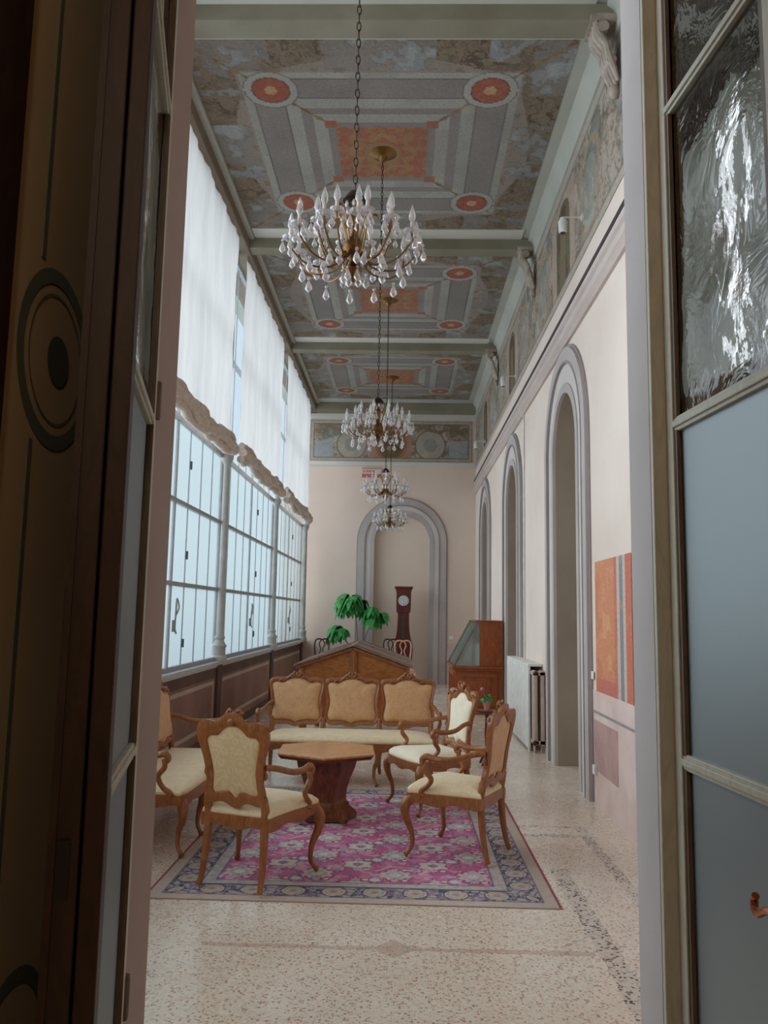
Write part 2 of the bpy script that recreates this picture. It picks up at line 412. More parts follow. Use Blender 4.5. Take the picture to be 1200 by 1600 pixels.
def grid(name, o, du, dv, lu, lv, nu, nv, paint, mat, **k):
    us = np.linspace(0, lu, nu); vs = np.linspace(0, lv, nv); U, V = np.meshgrid(us, vs, indexing='ij')
    cv = paint(U, V); rgb = np.clip(cv.c/255, 0, 1); rgb = np.where(rgb <= .04045, rgb/12.92, ((rgb+.055)/1.055)**2.4)
    o, du, dv = np.array(o, float), np.array(du, float), np.array(dv, float)
    P = o+U[..., None]*du+V[..., None]*dv
    idx = np.arange(nu*nv).reshape(nu, nv)
    q = np.stack([idx[:-1, :-1], idx[1:, :-1], idx[1:, 1:], idx[:-1, 1:]], -1).reshape(-1, 4)
    me = bpy.data.meshes.new(name); me.vertices.add(nu*nv); me.vertices.foreach_set('co', P.reshape(-1).astype(np.float32))
    me.loops.add(q.size); me.loops.foreach_set('vertex_index', q.reshape(-1).astype(np.int32))
    me.polygons.add(len(q)); me.polygons.foreach_set('loop_start', np.arange(0, q.size, 4, dtype=np.int32))
    me.update(calc_edges=True); me.validate()
    at = me.color_attributes.new('Col', 'FLOAT_COLOR', 'POINT')
    at.data.foreach_set('color', np.concatenate([rgb, np.ones(rgb.shape[:2]+(1,))], -1).reshape(-1).astype(np.float32))
    me.materials.append(mat); ob = bpy.data.objects.new(name, me); C.objects.link(ob); return ob

GREY, WHT, BEI = (168, 160, 156), (200, 200, 190), (184, 168, 154)
def paint_ceiling(seed, warm=0):
    def p(U, V):
        u = U-1.765; v = V-1.775; c = Canvas(u, v, BEI)
        au, av = abs(u), abs(v); d = np.maximum(au, av); mn = np.minimum(au, av)
        n1 = fbm(u, v, seed, 3); n2 = fbm(u, v, seed+9, 8); n3 = fbm(u, v, seed+20, 1.5); n4 = fbm(u, v, seed+31, 20)
        fol = d > (1.44+.16*np.cos(mn*1.9)*np.sign(1)-.05+.05*n2)
        c.f(fol, (166, 144, 120)); c.f(fol*(n2 > .5), (152, 130, 104), .8); c.f(fol*(n2 > .62), (134, 122, 98), .7)
        c.f(fol*(n4 > .6), (176, 150, 116), .8); c.f(fol*(abs(n1-.5) < .02), (106, 88, 70), .7); c.f(fol*(abs(n2-.45) < .018), (112, 94, 72), .7)
        mid = np.exp(-(mn/.5)**2); cor = np.exp(-((mn-1.35)/.35)**2)
        cl = (d > 1.36)*(n3 > .30)*(np.maximum(mid, cor) > .35)
        c.f(cl*(n1 > .42), (168, 160, 154), .8); c.f(cl*(fbm(u, v, seed+50, 5) > .58), (176, 180, 180), .9); c.f(cl*(abs(fbm(u, v, seed+50, 5)-.58) < .015), (138, 132, 124), .6)
        c.f(cl*(fbm(u, v, seed+50, 5) > .70), (192, 197, 196), .9)
        c.f(d < 1.36, (184, 168, 156)); c.f((d < 1.40)*(d > 1.33)*(n2 > .62), (160, 134, 106), .6)
        c.f(d < 1.33, WHT); c.f(d < 1.25, (120, 112, 108)); c.f(d < 1.238, GREY); c.f(d < .955, (130, 120, 112)); c.f(d < .94, WHT)
        c.f(d < .80, GREY); c.f(d < .70, WHT); c.f(d < .56, GREY); c.f((n3 > .55)*(d < 1.33)*(d > .5), (176, 168, 160), .3)
        dg = abs(au-av); tw = .026+.014*np.sin((au+av)*26)
        c.f((dg < tw)*(d > .42)*(d < 1.75), (176, 146, 106), .9); c.f((dg < tw*.5)*(n2 > .5)*(d > .42)*(d < 1.75), (140, 106, 70), .8)
        sq = (abs(au-.53) < .06)*(abs(av-.53) < .06); c.f(sq, (206, 124, 88))
        c.f((au < .475)*(av < .485), (210, 120, 92)); g = (au < .475)*(av < .485)
        rr = np.hypot(u, v); th = np.arctan2(v, u)
        c.f(g*(rr < .20), (196, 158, 96)); c.f(g*(abs(rr-.30-.05*np.cos(th*8)) < .03), (202, 160, 98), .9); c.f(g*(n4 > .58), (206, 158, 100), .7)
        c.f(g*(abs(np.sin(au*16)*np.sin(av*16)) > .72), (206, 160, 104), .8); c.f(g*(rr < .12), (176, 136, 76), .8)
        r = np.hypot(au-1.057, av-1.07)
        c.f(r < .265, (204, 204, 196)); c.f(abs(r-.265) < .006, (140, 132, 124)); c.f(r < .185, (206, 106, 78)); c.f(abs(r-.185) < .006, (140, 76, 60)); c.f((r < .185)*(n4 > .6), (216, 124, 92), .6)
        c.f(r < .062+.008*np.sin(np.arctan2(av-1.07, au-1.057)*6), (236, 186, 140))
        c.c *= (.93+.12*n1)[..., None]
        lum = c.c.mean(-1, keepdims=True); c.c = (lum+(c.c-lum)*.80)*.87
        return c
    return p
def paint_frieze(L, H, seed, centres, end=False):
    def p(U, V):
        u, v = U, V; c = Canvas(u, v, (190, 174, 158))
        n1 = fbm(u, v, seed, 1.6); n2 = fbm(u, v, seed+7, 4); n3 = fbm(u, v, seed+14, 9); n4 = fbm(u, v, seed+3, 2.6)
        c.f(n1 > .5, (176, 160, 140)); c.f(n4 > .58, (150, 158, 148), .9); c.f(n4 > .66, (132, 144, 136), .9); c.f(n2 < .36, (140, 122, 96), .85)
        c.f((n2 > .62), (206, 186, 172), .9); c.f((n2 > .66)*(n1 < .5), (168, 188, 192), .9); c.f(abs(n2-.5) < .02, (132, 112, 88), .7); c.f(abs(n1-.5) < .012, (128, 108, 86), .7)
        c.f(n3 > .66, (158, 138, 112), .6)
        for a in centres:
            if end:
                for s in (-1, 1):
                    dx = u-a-s*.95; r = np.hypot(dx, (v-.42)/1.0)
                    c.f(r < .36, (186, 180, 164)); c.f(abs(r-.36) < .014, (136, 120, 92)); c.f(r < .17, (150, 160, 148), .8)
                    sw = abs(v-(.86+.10*np.sin((u-a)*s*4.2))) < .035; c.f(sw*(abs(u-a) > .5), (150, 126, 92), .9)
                    c.f((abs(u-a-s*1.62) < .22)*(v < .42+.1*n2*2), (160, 182, 192), .85)
                dx = abs(u-a); c.f((dx < .48)*(v < .92), (196, 140, 112)); c.f((abs(dx-.46) < .035)*(v < .8), (206, 138, 118))
                rr = np.hypot(dx/.36, (v-.42)/.42); c.f(rr < 1.05, (190, 112, 70)); c.f(rr < .86, (134, 106, 52)); c.f((rr < .7)*(n2 > .5), (104, 92, 50)); c.f((rr < .5)*(n3 > .58), (176, 156, 104))
                c.f((v < .10)*(dx < .4-v), (178, 178, 174))
            else:
                dx = abs(u-a); c.f((dx < .62)*(v < 1.1), (196, 176, 152), .9)
                c.f((abs(dx-.5) < .05)*(v < 1.08), (206, 168, 150)); c.f((dx < .36)*(v < .80+.25*np.sqrt(np.clip(1-(dx/.36)**2, 0, 1))), (124, 110, 76))
                c.f((dx < .30)*(v < .74+.25*np.sqrt(np.clip(1-(dx/.3)**2, 0, 1)))*(n2 > .45), (100, 78, 62)); c.f((dx < .14)*(v < .8)*(v > .1), (150, 130, 84), .8)
                for s in (-1, 1):
                    r = np.hypot(u-a-s*1.25, v-.55); c.f(abs(r-.40-.05*np.sin(v*9)) < .045, (186, 160, 124), .9); c.f(r < .3, (154, 166, 158), .8); c.f((r < .2)*(n2 > .5), (196, 176, 164), .9)
        e = np.minimum(np.minimum(v, H-v), np.minimum(u, L-u))
        c.f(e < .10, (196, 186, 172)); c.f(abs(e-.10) < .012, (140, 124, 104)); c.f(abs(e-.03) < .008, (160, 148, 130))
        c.c *= (.92+.14*n3)[..., None]
        lum = c.c.mean(-1, keepdims=True); c.c = (c.c*.62+(lum*np.array([1.06, .99, .92]))*.38+6)*.93
        return c
    return p

# ------------------------------------------------------------------ the setting
XR, XL, Y0, YE, ZC = 1.71, -2.33, 2.67, 19.2, 6.60
AR = [4.29, 8.48, 12.67, 16.86]; RI, RO, SPR = .60, 1.07, 3.37
struct('floor', MB().box(-2.9, -2.2, -.2, 2.6, YE+.3, 0), M['terrazzo'], smooth=False)
struct('ceiling', MB().box(-2.9, Y0-.22, ZC, 2.5, YE+.3, ZC+.3), M['ceil_grey'], smooth=False)
for k in range(4):
    yc = [4.085, 8.275, 12.465, 16.665][k]
    g = grid('ceiling_fresco', (-2.055, yc-1.775, ZC-.004), (1, 0, 0), (0, 1, 0), 3.53, 3.55, 260 if k in (1,) else 190, 260 if k in (1,) else 190, paint_ceiling(11+k*37), M['fresco'])
    g['kind'] = 'structure'; g.name = 'ceiling_fresco'
def rwall(a, z, d): return (XR-d, a, z)        # d > 0 stands into the room
def bwall(a, z, d): return (a, YE-d, z)
def arch_pts(c, r, spr, n=24, z0=0):
    return [(c-r, z0)]+[(c-r*math.cos(PI*i/n), spr+r*math.sin(PI*i/n)) for i in range(n+1)]+[(c+r, z0)]
def arch_wall(mb, mapf, a0, a1, c, r, spr, ztop, d=0, n=24):
    def q(p): mb.add([mapf(x, z, d) for x, z in p], [tuple(range(len(p)))])
    q([(a0, 0), (c-r, 0), (c-r, spr), (a0, spr)]); q([(c+r, 0), (a1, 0), (a1, spr), (c+r, spr)])
    q([(a0, spr), (c-r, spr), (c-r, ztop), (a0, ztop)]); q([(c+r, spr), (a1, spr), (a1, ztop), (c+r, ztop)])
    for i in range(n):
        x0, z0 = c-r*math.cos(PI*i/n), spr+r*math.sin(PI*i/n); x1, z1 = c-r*math.cos(PI*(i+1)/n), spr+r*math.sin(PI*(i+1)/n)
        q([(x0, z0), (x1, z1), (x1, ztop), (x0, ztop)])
def arch_band(mb, mapf, c, r0, r1, spr, d0, d1, n=24, z0=0):
    A = arch_pts(c, r0, spr, n, z0); B = arch_pts(c, r1, spr, n, z0); m_ = len(A)
    vs = [mapf(x, z, d0) for x, z in A]+[mapf(x, z, d0) for x, z in B]+[mapf(x, z, d1) for x, z in A]+[mapf(x, z, d1) for x, z in B]
    fs = []
    for i in range(m_-1):
        fs += [(2*m_+i, 2*m_+i+1, 3*m_+i+1, 3*m_+i), (i, 2*m_+i, 2*m_+i+1, i+1), (m_+i, m_+i+1, 3*m_+i+1, 3*m_+i), (i, i+1, m_+i+1, m_+i)]
    mb.add(vs, fs)
def soffit(mb, mapf, c, r, spr, d0, d1, n=24):
    A = arch_pts(c, r, spr, n); m_ = len(A)
    mb.add([mapf(x, z, d0) for x, z in A]+[mapf(x, z, d1) for x, z in A], [(i, i+1, m_+i+1, m_+i) for i in range(m_-1)])
# right wall
wr = MB(); ed = [Y0-.22, 6.385, 10.575, 14.765, YE+.2]
for k in range(4): arch_wall(wr, rwall, ed[k], ed[k+1], AR[k], RI, SPR, ZC)
struct('wall_right', wr, M['cream'], smooth=False)
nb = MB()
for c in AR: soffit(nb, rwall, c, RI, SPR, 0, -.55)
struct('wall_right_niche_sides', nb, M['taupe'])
nb = MB()
for c in AR: nb.box(XR+.55, c-.9, 0, XR+.75, c+.9, SPR+RI+.2)
struct('wall_right_niche_backs', nb, M['cream'], smooth=False)
struct('wall_right_outer', MB().box(XR+.76, 2.3, 0, XR+.9, YE+.3, ZC), M['cream'], smooth=False)
for j, c in enumerate(AR):
    root = sroot('trim_%d' % (j+1))
    a = MB(); arch_band(a, rwall, c, .93, RO, SPR, 0, .045); obj('outer_moulding', a, M['arch_grey'], root)
    a = MB(); arch_band(a, rwall, c, .905, .93, SPR, 0, .052); arch_band(a, rwall, c, RO, RO+.03, SPR, 0, .02); obj('dark_fillet', a, M['arch_dark'], root)
    a = MB(); arch_band(a, rwall, c, RI+.10, .905, SPR, 0, .022); obj('inner_band', a, M['arch_light'], root)
    a = MB(); arch_band(a, rwall, c, RI, RI+.10, SPR, 0, .034); obj('inner_moulding', a, M['arch_grey'], root)
# back wall with blind arch
ac, ri, ro, sp = -.037, .66, 1.053, 3.30
wb = MB(); arch_wall(wb, bwall, -2.9, 2.5, ac, ri, sp, ZC); struct('wall_back', wb, M['end_cream'], smooth=False)
a = MB().box(-1.2, YE+.13, 0, 1.2, YE+.2, 4.6); struct('wall_back_niche', a, M['niche'], smooth=False)
struct('wall_back_outer', MB().box(-2.9, YE+.22, 0, 2.6, YE+.4, ZC), M['cream'], smooth=False)
root = sroot('trim_5')
a = MB(); arch_band(a, bwall, ac, .90, ro, sp, 0, .05); obj('outer_moulding', a, M['arch_grey'], root)
a = MB(); arch_band(a, bwall, ac, .875, .90, sp, 0, .06); arch_band(a, bwall, ac, ro, ro+.025, sp, 0, .03); obj('dark_fillet', a, M['arch_dark'], root)
a = MB(); arch_band(a, bwall, ac, .76, .875, sp, 0, .03); obj('inner_band', a, M['arch_light'], root)
a = MB(); arch_band(a, bwall, ac, ri, .76, sp, -.02, .04); soffit(a, bwall, ac, ri, sp, 0, -.13); obj('inner_moulding', a, M['arch_grey'], root)
# front wall round the doorway
DL, DR, DZ = -.784, .749, 4.45
a = MB().box(-2.9, 2.45, 0, DL-.004, Y0, ZC).box(DR+.004, 2.45, 0, 2.5, Y0, ZC).box(DL-.004, 2.45, DZ, DR+.004, Y0, ZC)
struct('wall_front', a, M['cream'], smooth=False)
struct('wall_front_reveal_left', MB().box(DL-.02, 2.449, 0, DL, Y0+.001, DZ), M['reveal_brown'], smooth=False)
struct('trim_12', MB().box(DR+.001, 2.425, 0, DR+.052, 2.449, DZ), M['door_paint'], smooth=False, bevel=.004)
struct('wall_front_reveal_right', MB().box(DR, 2.449, 0, DR+.02, Y0+.001, DZ), M['reveal'], smooth=False)
# left parapet, sill, pilasters
struct('wall_left', MB().box(XL-.25, Y0-.1, 0, XL, YE, .90), M['parapet'], smooth=False)
struct('wall_left_top_band', MB().box(XL, Y0, .78, XL+.006, YE, .93), M['parapet_dark'], smooth=False)
struct('window_sill', MB().box(XL-.26, Y0-.1, .93, XL+.05, YE, .975).box(XL-.26, Y0-.1, .9, XL+.02, YE, .93), M['sill'], smooth=False, bevel=.006)
for k, y in enumerate(COLS[1:]):
    r_ = sroot('wall_left_pilaster'); obj('pilaster', MB().box(XL, y-.13, 0, XL+.03, y+.13, .925), M['parapet_dark'], r_, smooth=False)
for k in range(4):
    y0, y1 = COLS[k]+.22, COLS[k+1]-.22
    if k == 0: y0 = Y0+.1
    a = MB().box(XL, y0, .70, XL+.005, y1, .745).box(XL, y0, .2, XL+.005, y1, .245).box(XL, y0, .245, XL+.005, y0+.045, .70).box(XL, y1-.045, .245, XL+.005, y1, .70)
    struct('wall_left_painted_frame', a, M['parapet_line'], smooth=False)
struct('baseboard_left', MB().box(XL, Y0, 0, XL+.02, YE, .10), M['parapet_dark'], smooth=False)
# window head, cornice, beams
struct('trim_6', MB().box(XL-.3, Y0, 6.42, XL+.20, YE, ZC), M['brown_beam'], smooth=False, bevel=.02)
struct('trim_7', MB().box(XL+.20, Y0, 6.56, -2.06, YE, ZC), M['ceil_grey'], smooth=False)
struct('trim_8', MB().prism([(XR, 6.36), (XR-.03, 6.36), (XR-.04, 6.44), (XR-.06, 6.53), (XR-.11, 6.57), (XR-.11, ZC), (XR, ZC)], lambda a, b, d: (a, d, b), Y0, YE), M['ceil_grey'])
for k, y in enumerate([6.18, 10.37, 14.56]):
    r_ = sroot('ceiling_beam', (0, y, 0))
    obj('beam', MB().box(XL+.2, -.10, 6.44, XR-.04, .12, ZC), M['beam'], r_, smooth=False, bevel=.008)
    obj('pale_moulding', MB().box(XL+.2, .12, 6.50, XR-.16, .20, ZC).box(-2.05, -.36, 6.585, XR-.2, -.10, ZC), M['ceil_pale'], r_, smooth=False)
r_ = sroot('ceiling_beam', (0, YE, 0)); obj('beam', MB().box(XL+.2, -.42, 6.40, XR, 0, ZC), M['beam'], r_, smooth=False, bevel=.008)
obj('pale_moulding', MB().box(XL, -.10, 6.27, XR, 0, 6.40), M['ceil_pale'], r_, smooth=False)
r_ = sroot('ceiling_beam', (0, Y0, 0)); obj('beam', MB().box(XL+.2, 0, 6.40, XR, .2, ZC), M['beam'], r_, smooth=False, bevel=.008)
# friezes
L = YE-Y0
g = grid('wall_right_frieze', (XR-.006, Y0, 5.10), (0, 1, 0), (0, 0, 1), L, 1.24, 760, 62, paint_frieze(L, 1.24, 5, [a-Y0+.02 for a in AR]), M['fresco']); g['kind'] = 'structure'
g = grid('wall_back_frieze', (XL+.02, YE-.006, 5.24), (1, 0, 0), (0, 0, 1), XR-XL-.1, 1.03, 300, 80, paint_frieze(XR-XL-.1, 1.03, 71, [1.97], True), M['fresco']); g['kind'] = 'structure'
struct('trim_9', MB().box(XL, YE-.03, 5.14, XR, YE, 5.245), M['ceil_pale'], smooth=False, bevel=.006)
# string course on the right wall
def course(name, prof, mat): return struct(name, MB().prism(prof, lambda a, b, d: (XR-a, d, b), Y0, YE), mat)
course('trim_10', [(0, 4.47), (.03, 4.47), (.05, 4.50), (.075, 4.52), (.08, 4.56), (.06, 4.60), (.03, 4.61), (.025, 4.68), (.05, 4.70), (.055, 4.735), (.03, 4.76), (0, 4.765)], M['moulding'])
cab = MB()
for dz in (0, .022): cab.tube([(XR-.045, y, 4.782+dz) for y in np.linspace(Y0+.05, YE-.05, 40)], .009, 6)
tag(obj('cable', cab, M['cable']), 'dark twin cable running along the top of the right wall moulding', 'cable')
# dados
struct('wall_right_dado_band', MB().box(XR-.008, Y0, .80, XR, AR[1]-RO-.04, .97), M['pink_dado'], smooth=False)
struct('wall_right_dado', MB().box(XR-.006, Y0, 0.0, XR, AR[1]-RO-.04, .80), M['pink_dado'], smooth=False)
struct('wall_right_dado_panel', MB().box(XR-.010, 6.56, .29, XR, 7.36, .715), M['mauve_panel'], smooth=False)
struct('wall_right_dado_line', MB().box(XR-.012, Y0, .775, XR, AR[1]-RO-.04, .795), M['arch_dark'], smooth=False)
struct('wall_back_dado', MB().box(XL, YE-.008, 0, ac-ro-.03, YE, .95).box(ac+ro+.03, YE-.008, 0, XR, YE, .95), M['pink_dado'], smooth=False)
# fresco fragment on the right wall
def p_frag(U, V):
    c = Canvas(U, V, (214, 122, 98)); n = fbm(U, V, 3, 2.5); n2 = fbm(U, V, 8, 7)
    c.f(U > .50, (220, 146, 108)); c.f((U > .50)*(n > .5), (214, 136, 104)); c.f((U > .60)*(U < .9)*(V > .2)*(V < .75)*(n > .42), (226, 162, 116)); c.f((U > .4)*(V < .12), (206, 116, 104), .8)
    c.f((U > .17)*(U < .42), (206, 196, 190)); c.f((U > .24)*(U < .34), (150, 144, 144)); c.f(n2 > .62, (230, 180, 150), .25)
    return c
g = grid('fresco_fragment', (XR-.012, 6.07, .97), (0, 1, 0), (0, 0, 1), 1.15, 1.12, 116, 112, p_frag, M['fresco'])
tag(g, 'orange and grey fresco patch on the right wall beside the door', 'mural')

# corbels under the beam ends
for k, y in enumerate([6.18, 10.37, 14.56]):
    a = MB()
    for dy in (-.085, -.03, .03, .085):
        a.tube([(XR-.20, y+dy, 6.43), (XR-.19, y+dy, 6.34), (XR-.12, y+dy, 6.24), (XR-.10, y+dy, 6.14), (XR-.06, y+dy, 6.02), (XR-.03, y+dy, 5.92)], [.026, .034, .03, .034, .026, .014], 8)
    a.box(XR-.25, y-.14, 6.43, XR-.001, y+.14, 6.475)
    a.tube([(XR-.15, y-.12, 6.38), (XR-.15, y+.12, 6.38)], .05, 12); a.tube([(XR-.08, y-.1, 6.10), (XR-.08, y+.1, 6.10)], .04, 12)
    a.ball((XR-.04, y, 5.88), .05, 1, 1, 1.3)
    tag(obj('corbel', a, M['corbel']), ['carved scroll corbel under the nearest ceiling beam', 'carved scroll corbel under the second ceiling beam', 'carved scroll corbel under the third ceiling beam'][k], 'corbel', 'carved corbels under the ceiling beams')

# ------------------------------------------------------------------ windows
ZB = [.985, 1.875, 2.74, 3.615, 5.0, 6.42]
for k in range(4):
    y0, y1 = COLS[k], COLS[k+1]
    if k == 0: y0 = COLS[0]+.0; 
    w = sroot('window_%d' % (k+1), (XL-.06, y0, 0)); Lw = y1-y0; ps = Lw/8
    lo = 0 if k else Y0-y0
    a = MB()
    for i, z in enumerate(ZB):
        h = [.035, .022, .022, .03, .02, .03][i]
        a.box(-.025, lo, z-h, .025, Lw, z+h)
    a.box(-.015, Lw/2-.018, ZB[0], .015, Lw/2+.018, ZB[-1]); a.box(-.02, Lw-.04, ZB[0], .02, Lw, ZB[3])
    a.box(-.02, lo, ZB[0], .02, lo+.04, ZB[3])
    obj('window_frame', a, M['frame'], w, smooth=False)
    for i in range(1, 8):
        if i == 4 or i*ps < lo: continue
        obj('mullion', MB().box(-.005, i*ps-.007, ZB[0], .007, i*ps+.007, ZB[-1]), M['frame'], w, smooth=False)
    obj('lower_glazing', MB().box(-.004, lo, ZB[0], .0, Lw, ZB[3]), M['pane'], w, smooth=False)
    obj('upper_glazing', MB().box(-.004, lo, ZB[3], .0, Lw, ZB[-1]), M['clear_pane'], w, smooth=False)
    for i in (5,):
        if i*ps < lo: continue
        for z in (1.25, 2.2, 3.2): obj('hinge', MB().box(.007, i*ps-.018, z-.045, .026, i*ps+.018, z+.045), M['iron'], w, smooth=False)
    hk = MB(); yc = Lw/2+.05
    hk.tube(cr([(.06, yc, 1.55), (.075, yc+.05, 1.63), (.06, yc+.02, 1.72), (.075, yc-.05, 1.66), (.06, yc, 1.58), (.055, yc, 1.42), (.07, yc+.01, 1.36)], 4), .010, 6)
    hk.box(.03, yc-.02, 1.38, .055, yc+.02, 1.5)
    obj('latch_handle', hk, M['frame'], w)
# iron columns
proto = None
for k, y in enumerate(COLS[1:]):
    pr = [(.105, 0), (.105, .05), (.085, .07), (.085, .16), (.10, .19), (.075, .22), (.06, .26), (.075, .29), (.055, .33), (.052, 1.3), (.058, 1.32), (.052, 1.34), (.048, 2.52), (.06, 2.55), (.085, 2.60), (.09, 2.66), (.06, 2.70), (.03, 2.75), (.03, 5.28), (.05, 5.32), (.06, 5.44)]
    if proto is None:
        o = thing('window_column', '', 'column', (XL+.0, y, .975), 0, 'slender iron columns between the windows')
        obj('shaft', MB().lathe(pr[8:14], n=20), M['column'], o); obj('base', MB().lathe(pr[:9], n=20), M['column'], o); obj('upper_shaft', MB().lathe(pr[13:], n=20), M['column'], o); proto = o
    else:
        o = copy_tree(proto); o.location = (XL+.0 if k < 3 else XL+.03, y, .975)
    o['label'] = ['grey iron window column hidden nearest behind the door jamb', 'grey iron column on the sill, nearest one seen, between two glazed bays', 'grey iron column on the sill between the middle and farthest windows', 'grey iron column in the far left corner against the end wall'][k]

# blinds
def blind(y0, y1, zb, label, seed):
    rs = random.Random(seed)
    n = 60; mz = 14; vs = []; fs = []
    x0 = XL+.13
    for i in range(n+1):
        y = y0+(y1-y0)*i/n
        for j in range(mz+1):
            z = zb+.12+(6.46-zb-.12)*j/mz
            x = x0+.012*math.sin(y*9+seed)+.008*math.sin(y*23+j*.4)+.006*math.sin(z*7+seed)
            vs.append((x, y, z))
    for i in range(n):
        for j in range(mz): fs.append((i*(mz+1)+j, (i+1)*(mz+1)+j, (i+1)*(mz+1)+j+1, i*(mz+1)+j+1))
    t = thing('roman_blind', label, 'blind', (0, 0, 0), 0, 'pale cotton blinds drawn over the upper windows')
    obj('cloth', MB().add(vs, fs), M['curtain'], t)
    a = MB()
    for lay, (dz, dx, r) in enumerate([(0, 0, .055), (-.07, .03, .055), (-.13, .0, .04), (.045, .02, .035), (-.04, .05, .04)]):
        pts = []; rad = []
        for i in range(91):
            f = i/90; y = y0-.02+(y1-y0+.04)*f
            sag = -.022*math.sin(f*PI*3.0+seed) - .016*math.sin(f*17+lay*2+seed)+.008*math.sin(f*53+lay*3)
            pts.append((x0+.02+dx+.012*math.sin(f*31+lay), y, zb+.12+dz+sag)); rad.append(r*(1+.15*math.sin(f*23+lay*1.7+seed)+.12*math.sin(f*71+lay)+.16*rs.random()))
        a.tube(pts, rad, 10)
    obj('gathered_hem', a, M['roll'], t)
    return t
blind(6.25, 9.92, 3.56, 'nearest pale cotton blind in view, cut off by the door jamb', 2)
blind(10.48, 14.02, 3.62, 'middle pale cotton blind over the second glazed bay', 3)
blind(14.66, 18.35, 3.66, 'farthest pale cotton blind, beside the end wall', 4)

# ------------------------------------------------------------------ vestibule and doors
VX0, VX1, VZ, VY = -.95, 1.22, 4.7, -1.9
struct('wall_vestibule_left', MB().box(VX0-.1, VY, 0, VX0, 2.45, VZ), M['vest'], smooth=False)
struct('wall_vestibule_right', MB().box(VX1, VY, 0, VX1+.1, 2.45, VZ), M['vest'], smooth=False)
struct('wall_vestibule_back', MB().box(VX0-.1, VY-.1, 0, VX1+.1, VY, VZ), M['vest'], smooth=False)
struct('ceiling_vestibule', MB().box(VX0-.1, VY-.1, VZ, VX1+.1, 2.45, VZ+.1), M['vest'], smooth=False)
vfill = bpy.data.lights.new('vestibule_lamp', 'POINT'); vfill.energy = 30; vfill.color = (1, .93, .83); vfill.shadow_soft_size = .12  # unseen warm fill light, added to brighten the left vestibule wall
vo_ = bpy.data.objects.new('vestibule_lamp', vfill); C.objects.link(vo_); vo_.location = (.15, -1.1, 3.9)
root = sroot('wall_vestibule_painting')
def vl(a, z, d): return (VX0+d, a, z)
cy, cz = 2.10, 2.265
a = MB(); n = 40
def ring(mb, r0, r1, d, mapf, c0, c1):
    vs = []; 
    for r in (r0, r1):
        for i in range(n): vs.append(mapf(c0+r*math.cos(2*PI*i/n)*.92, c1+r*math.sin(2*PI*i/n), d))
    mb.add(vs, [(i, (i+1) % n, n+(i+1) % n, n+i) for i in range(n)])
ring(a, .205, .245, .003, vl, cy, cz); ring(a, .172, .178, .003, vl, cy, cz)
for z0, z1 in ((cz+.24, 4.6), (.9, cz-.24)): a.box(VX0, cy-.125, z0, VX0+.003, cy-.105, z1)
ring(a, .19, .23, .003, vl, cy, .58-.1)
obj('painted_lines', a, M['vest_teal'], root, smooth=False)
a = MB(); a.add([vl(cy+.01+.068*math.cos(2*PI*i/n), cz+.068*math.sin(2*PI*i/n), .004) for i in range(n)], [tuple(range(n))]); obj('painted_disc', a, M['vest_oval'], root, smooth=False)
struct('trim_11', MB().box(VX0, 1.62, 0, VX0+.035, 1.775, 4.6), M['shutter'], smooth=False, bevel=.004)

def door_leaf(label, hinge, ang, flip, gname):
    """leaf along local +x from the hinge, faces +-y; ang turns it"""
    w, h, s = .70, 4.38, .085
    t = thing('glazed_door', label, 'door', (hinge[0], hinge[1], 0), ang, 'glazed double door')
    a = MB().box(0, -.022, .01, s-.02, .022, h)
    if flip: obj('meeting_stile', MB().box(w-s+.02, -.022, .01, w, .022, h), M['shutter'], t, smooth=False, bevel=.004)
    else: a.box(w-s+.02, -.022, .01, w, .022, h)
    a.box(s-.02, -.022, h-.1, w-s+.02, .022, h).box(s-.02, -.022, .01, w-s+.02, .022, .26)
    obj('stiles_and_rails', a, M['door_paint'], t, smooth=False, bevel=.004)
    b = MB()
    zs = [.26, 1.20, 2.175, 3.18, h-.1]
    for i in range(4):
        z0, z1 = zs[i]+(.018 if i else 0), zs[i+1]-.018
        for sy in (-1, 1):
            y0_, y1_ = (.006, .018) if sy > 0 else (-.018, -.006)
            b.box(s-.02, y0_, z0, s, y1_, z1).box(w-s, y0_, z0, w-s+.02, y1_, z1)
            b.box(s-.02, y0_, z0, s-.008, y1_*1.25, z1)
    obj('glazing_bead', b, M['door_brown'], t, smooth=False)
    for i in (1, 2, 3):
        c = MB().box(s-.02, -.017, zs[i]-.022, w-s+.02, .017, zs[i]+.022).box(s-.02, -.024, zs[i]-.010, w-s+.02, .024, zs[i]+.010)
        obj('glazing_bar', c, M['door_paint'], t, smooth=False, bevel=.003)
    for i in range(4):
        obj('glass_pane', MB().box(s-.012, -.003, zs[i]+.01, w-s+.012, .003, zs[i+1]-.01), M['glass_frost'] if i < 2 else M['glass_old'], t, smooth=False)
    for z in (.5, 2.25, 3.7): obj('hinge', MB().lathe([(.012, -.06), (.014, -.05), (.014, .05), (.012, .06)], (0, .022 if flip else -.022, z), 10), M['door_brown'], t)
    return t
ta = math.atan2(-.996, .0887)
rd = door_leaf('right glazed door leaf, open, with blue-grey frosted lower panes', (.812, 2.445), ta, False, '')
hd = MB(); x = .632
hd.tube(cr([(x+.02, -.022, .985), (x+.02, -.055, .985), (x-.01, -.062, .985), (x-.06, -.062, .975), (x-.10, -.06, .955), (x-.125, -.055, .955), (x-.135, -.05, .972), (x-.125, -.052, .985)], 4), [.009]*29, 8)
hp = obj('lever_handle', hd, M['copper'], rd); hp['label'] = 'copper curved lever handle'
obj('handle_plate', MB().box(x-.0, -.027, .90, x+.045, -.021, 1.1), M['copper'], rd, smooth=False, bevel=.003)
tb = math.atan2(-.975, .223)
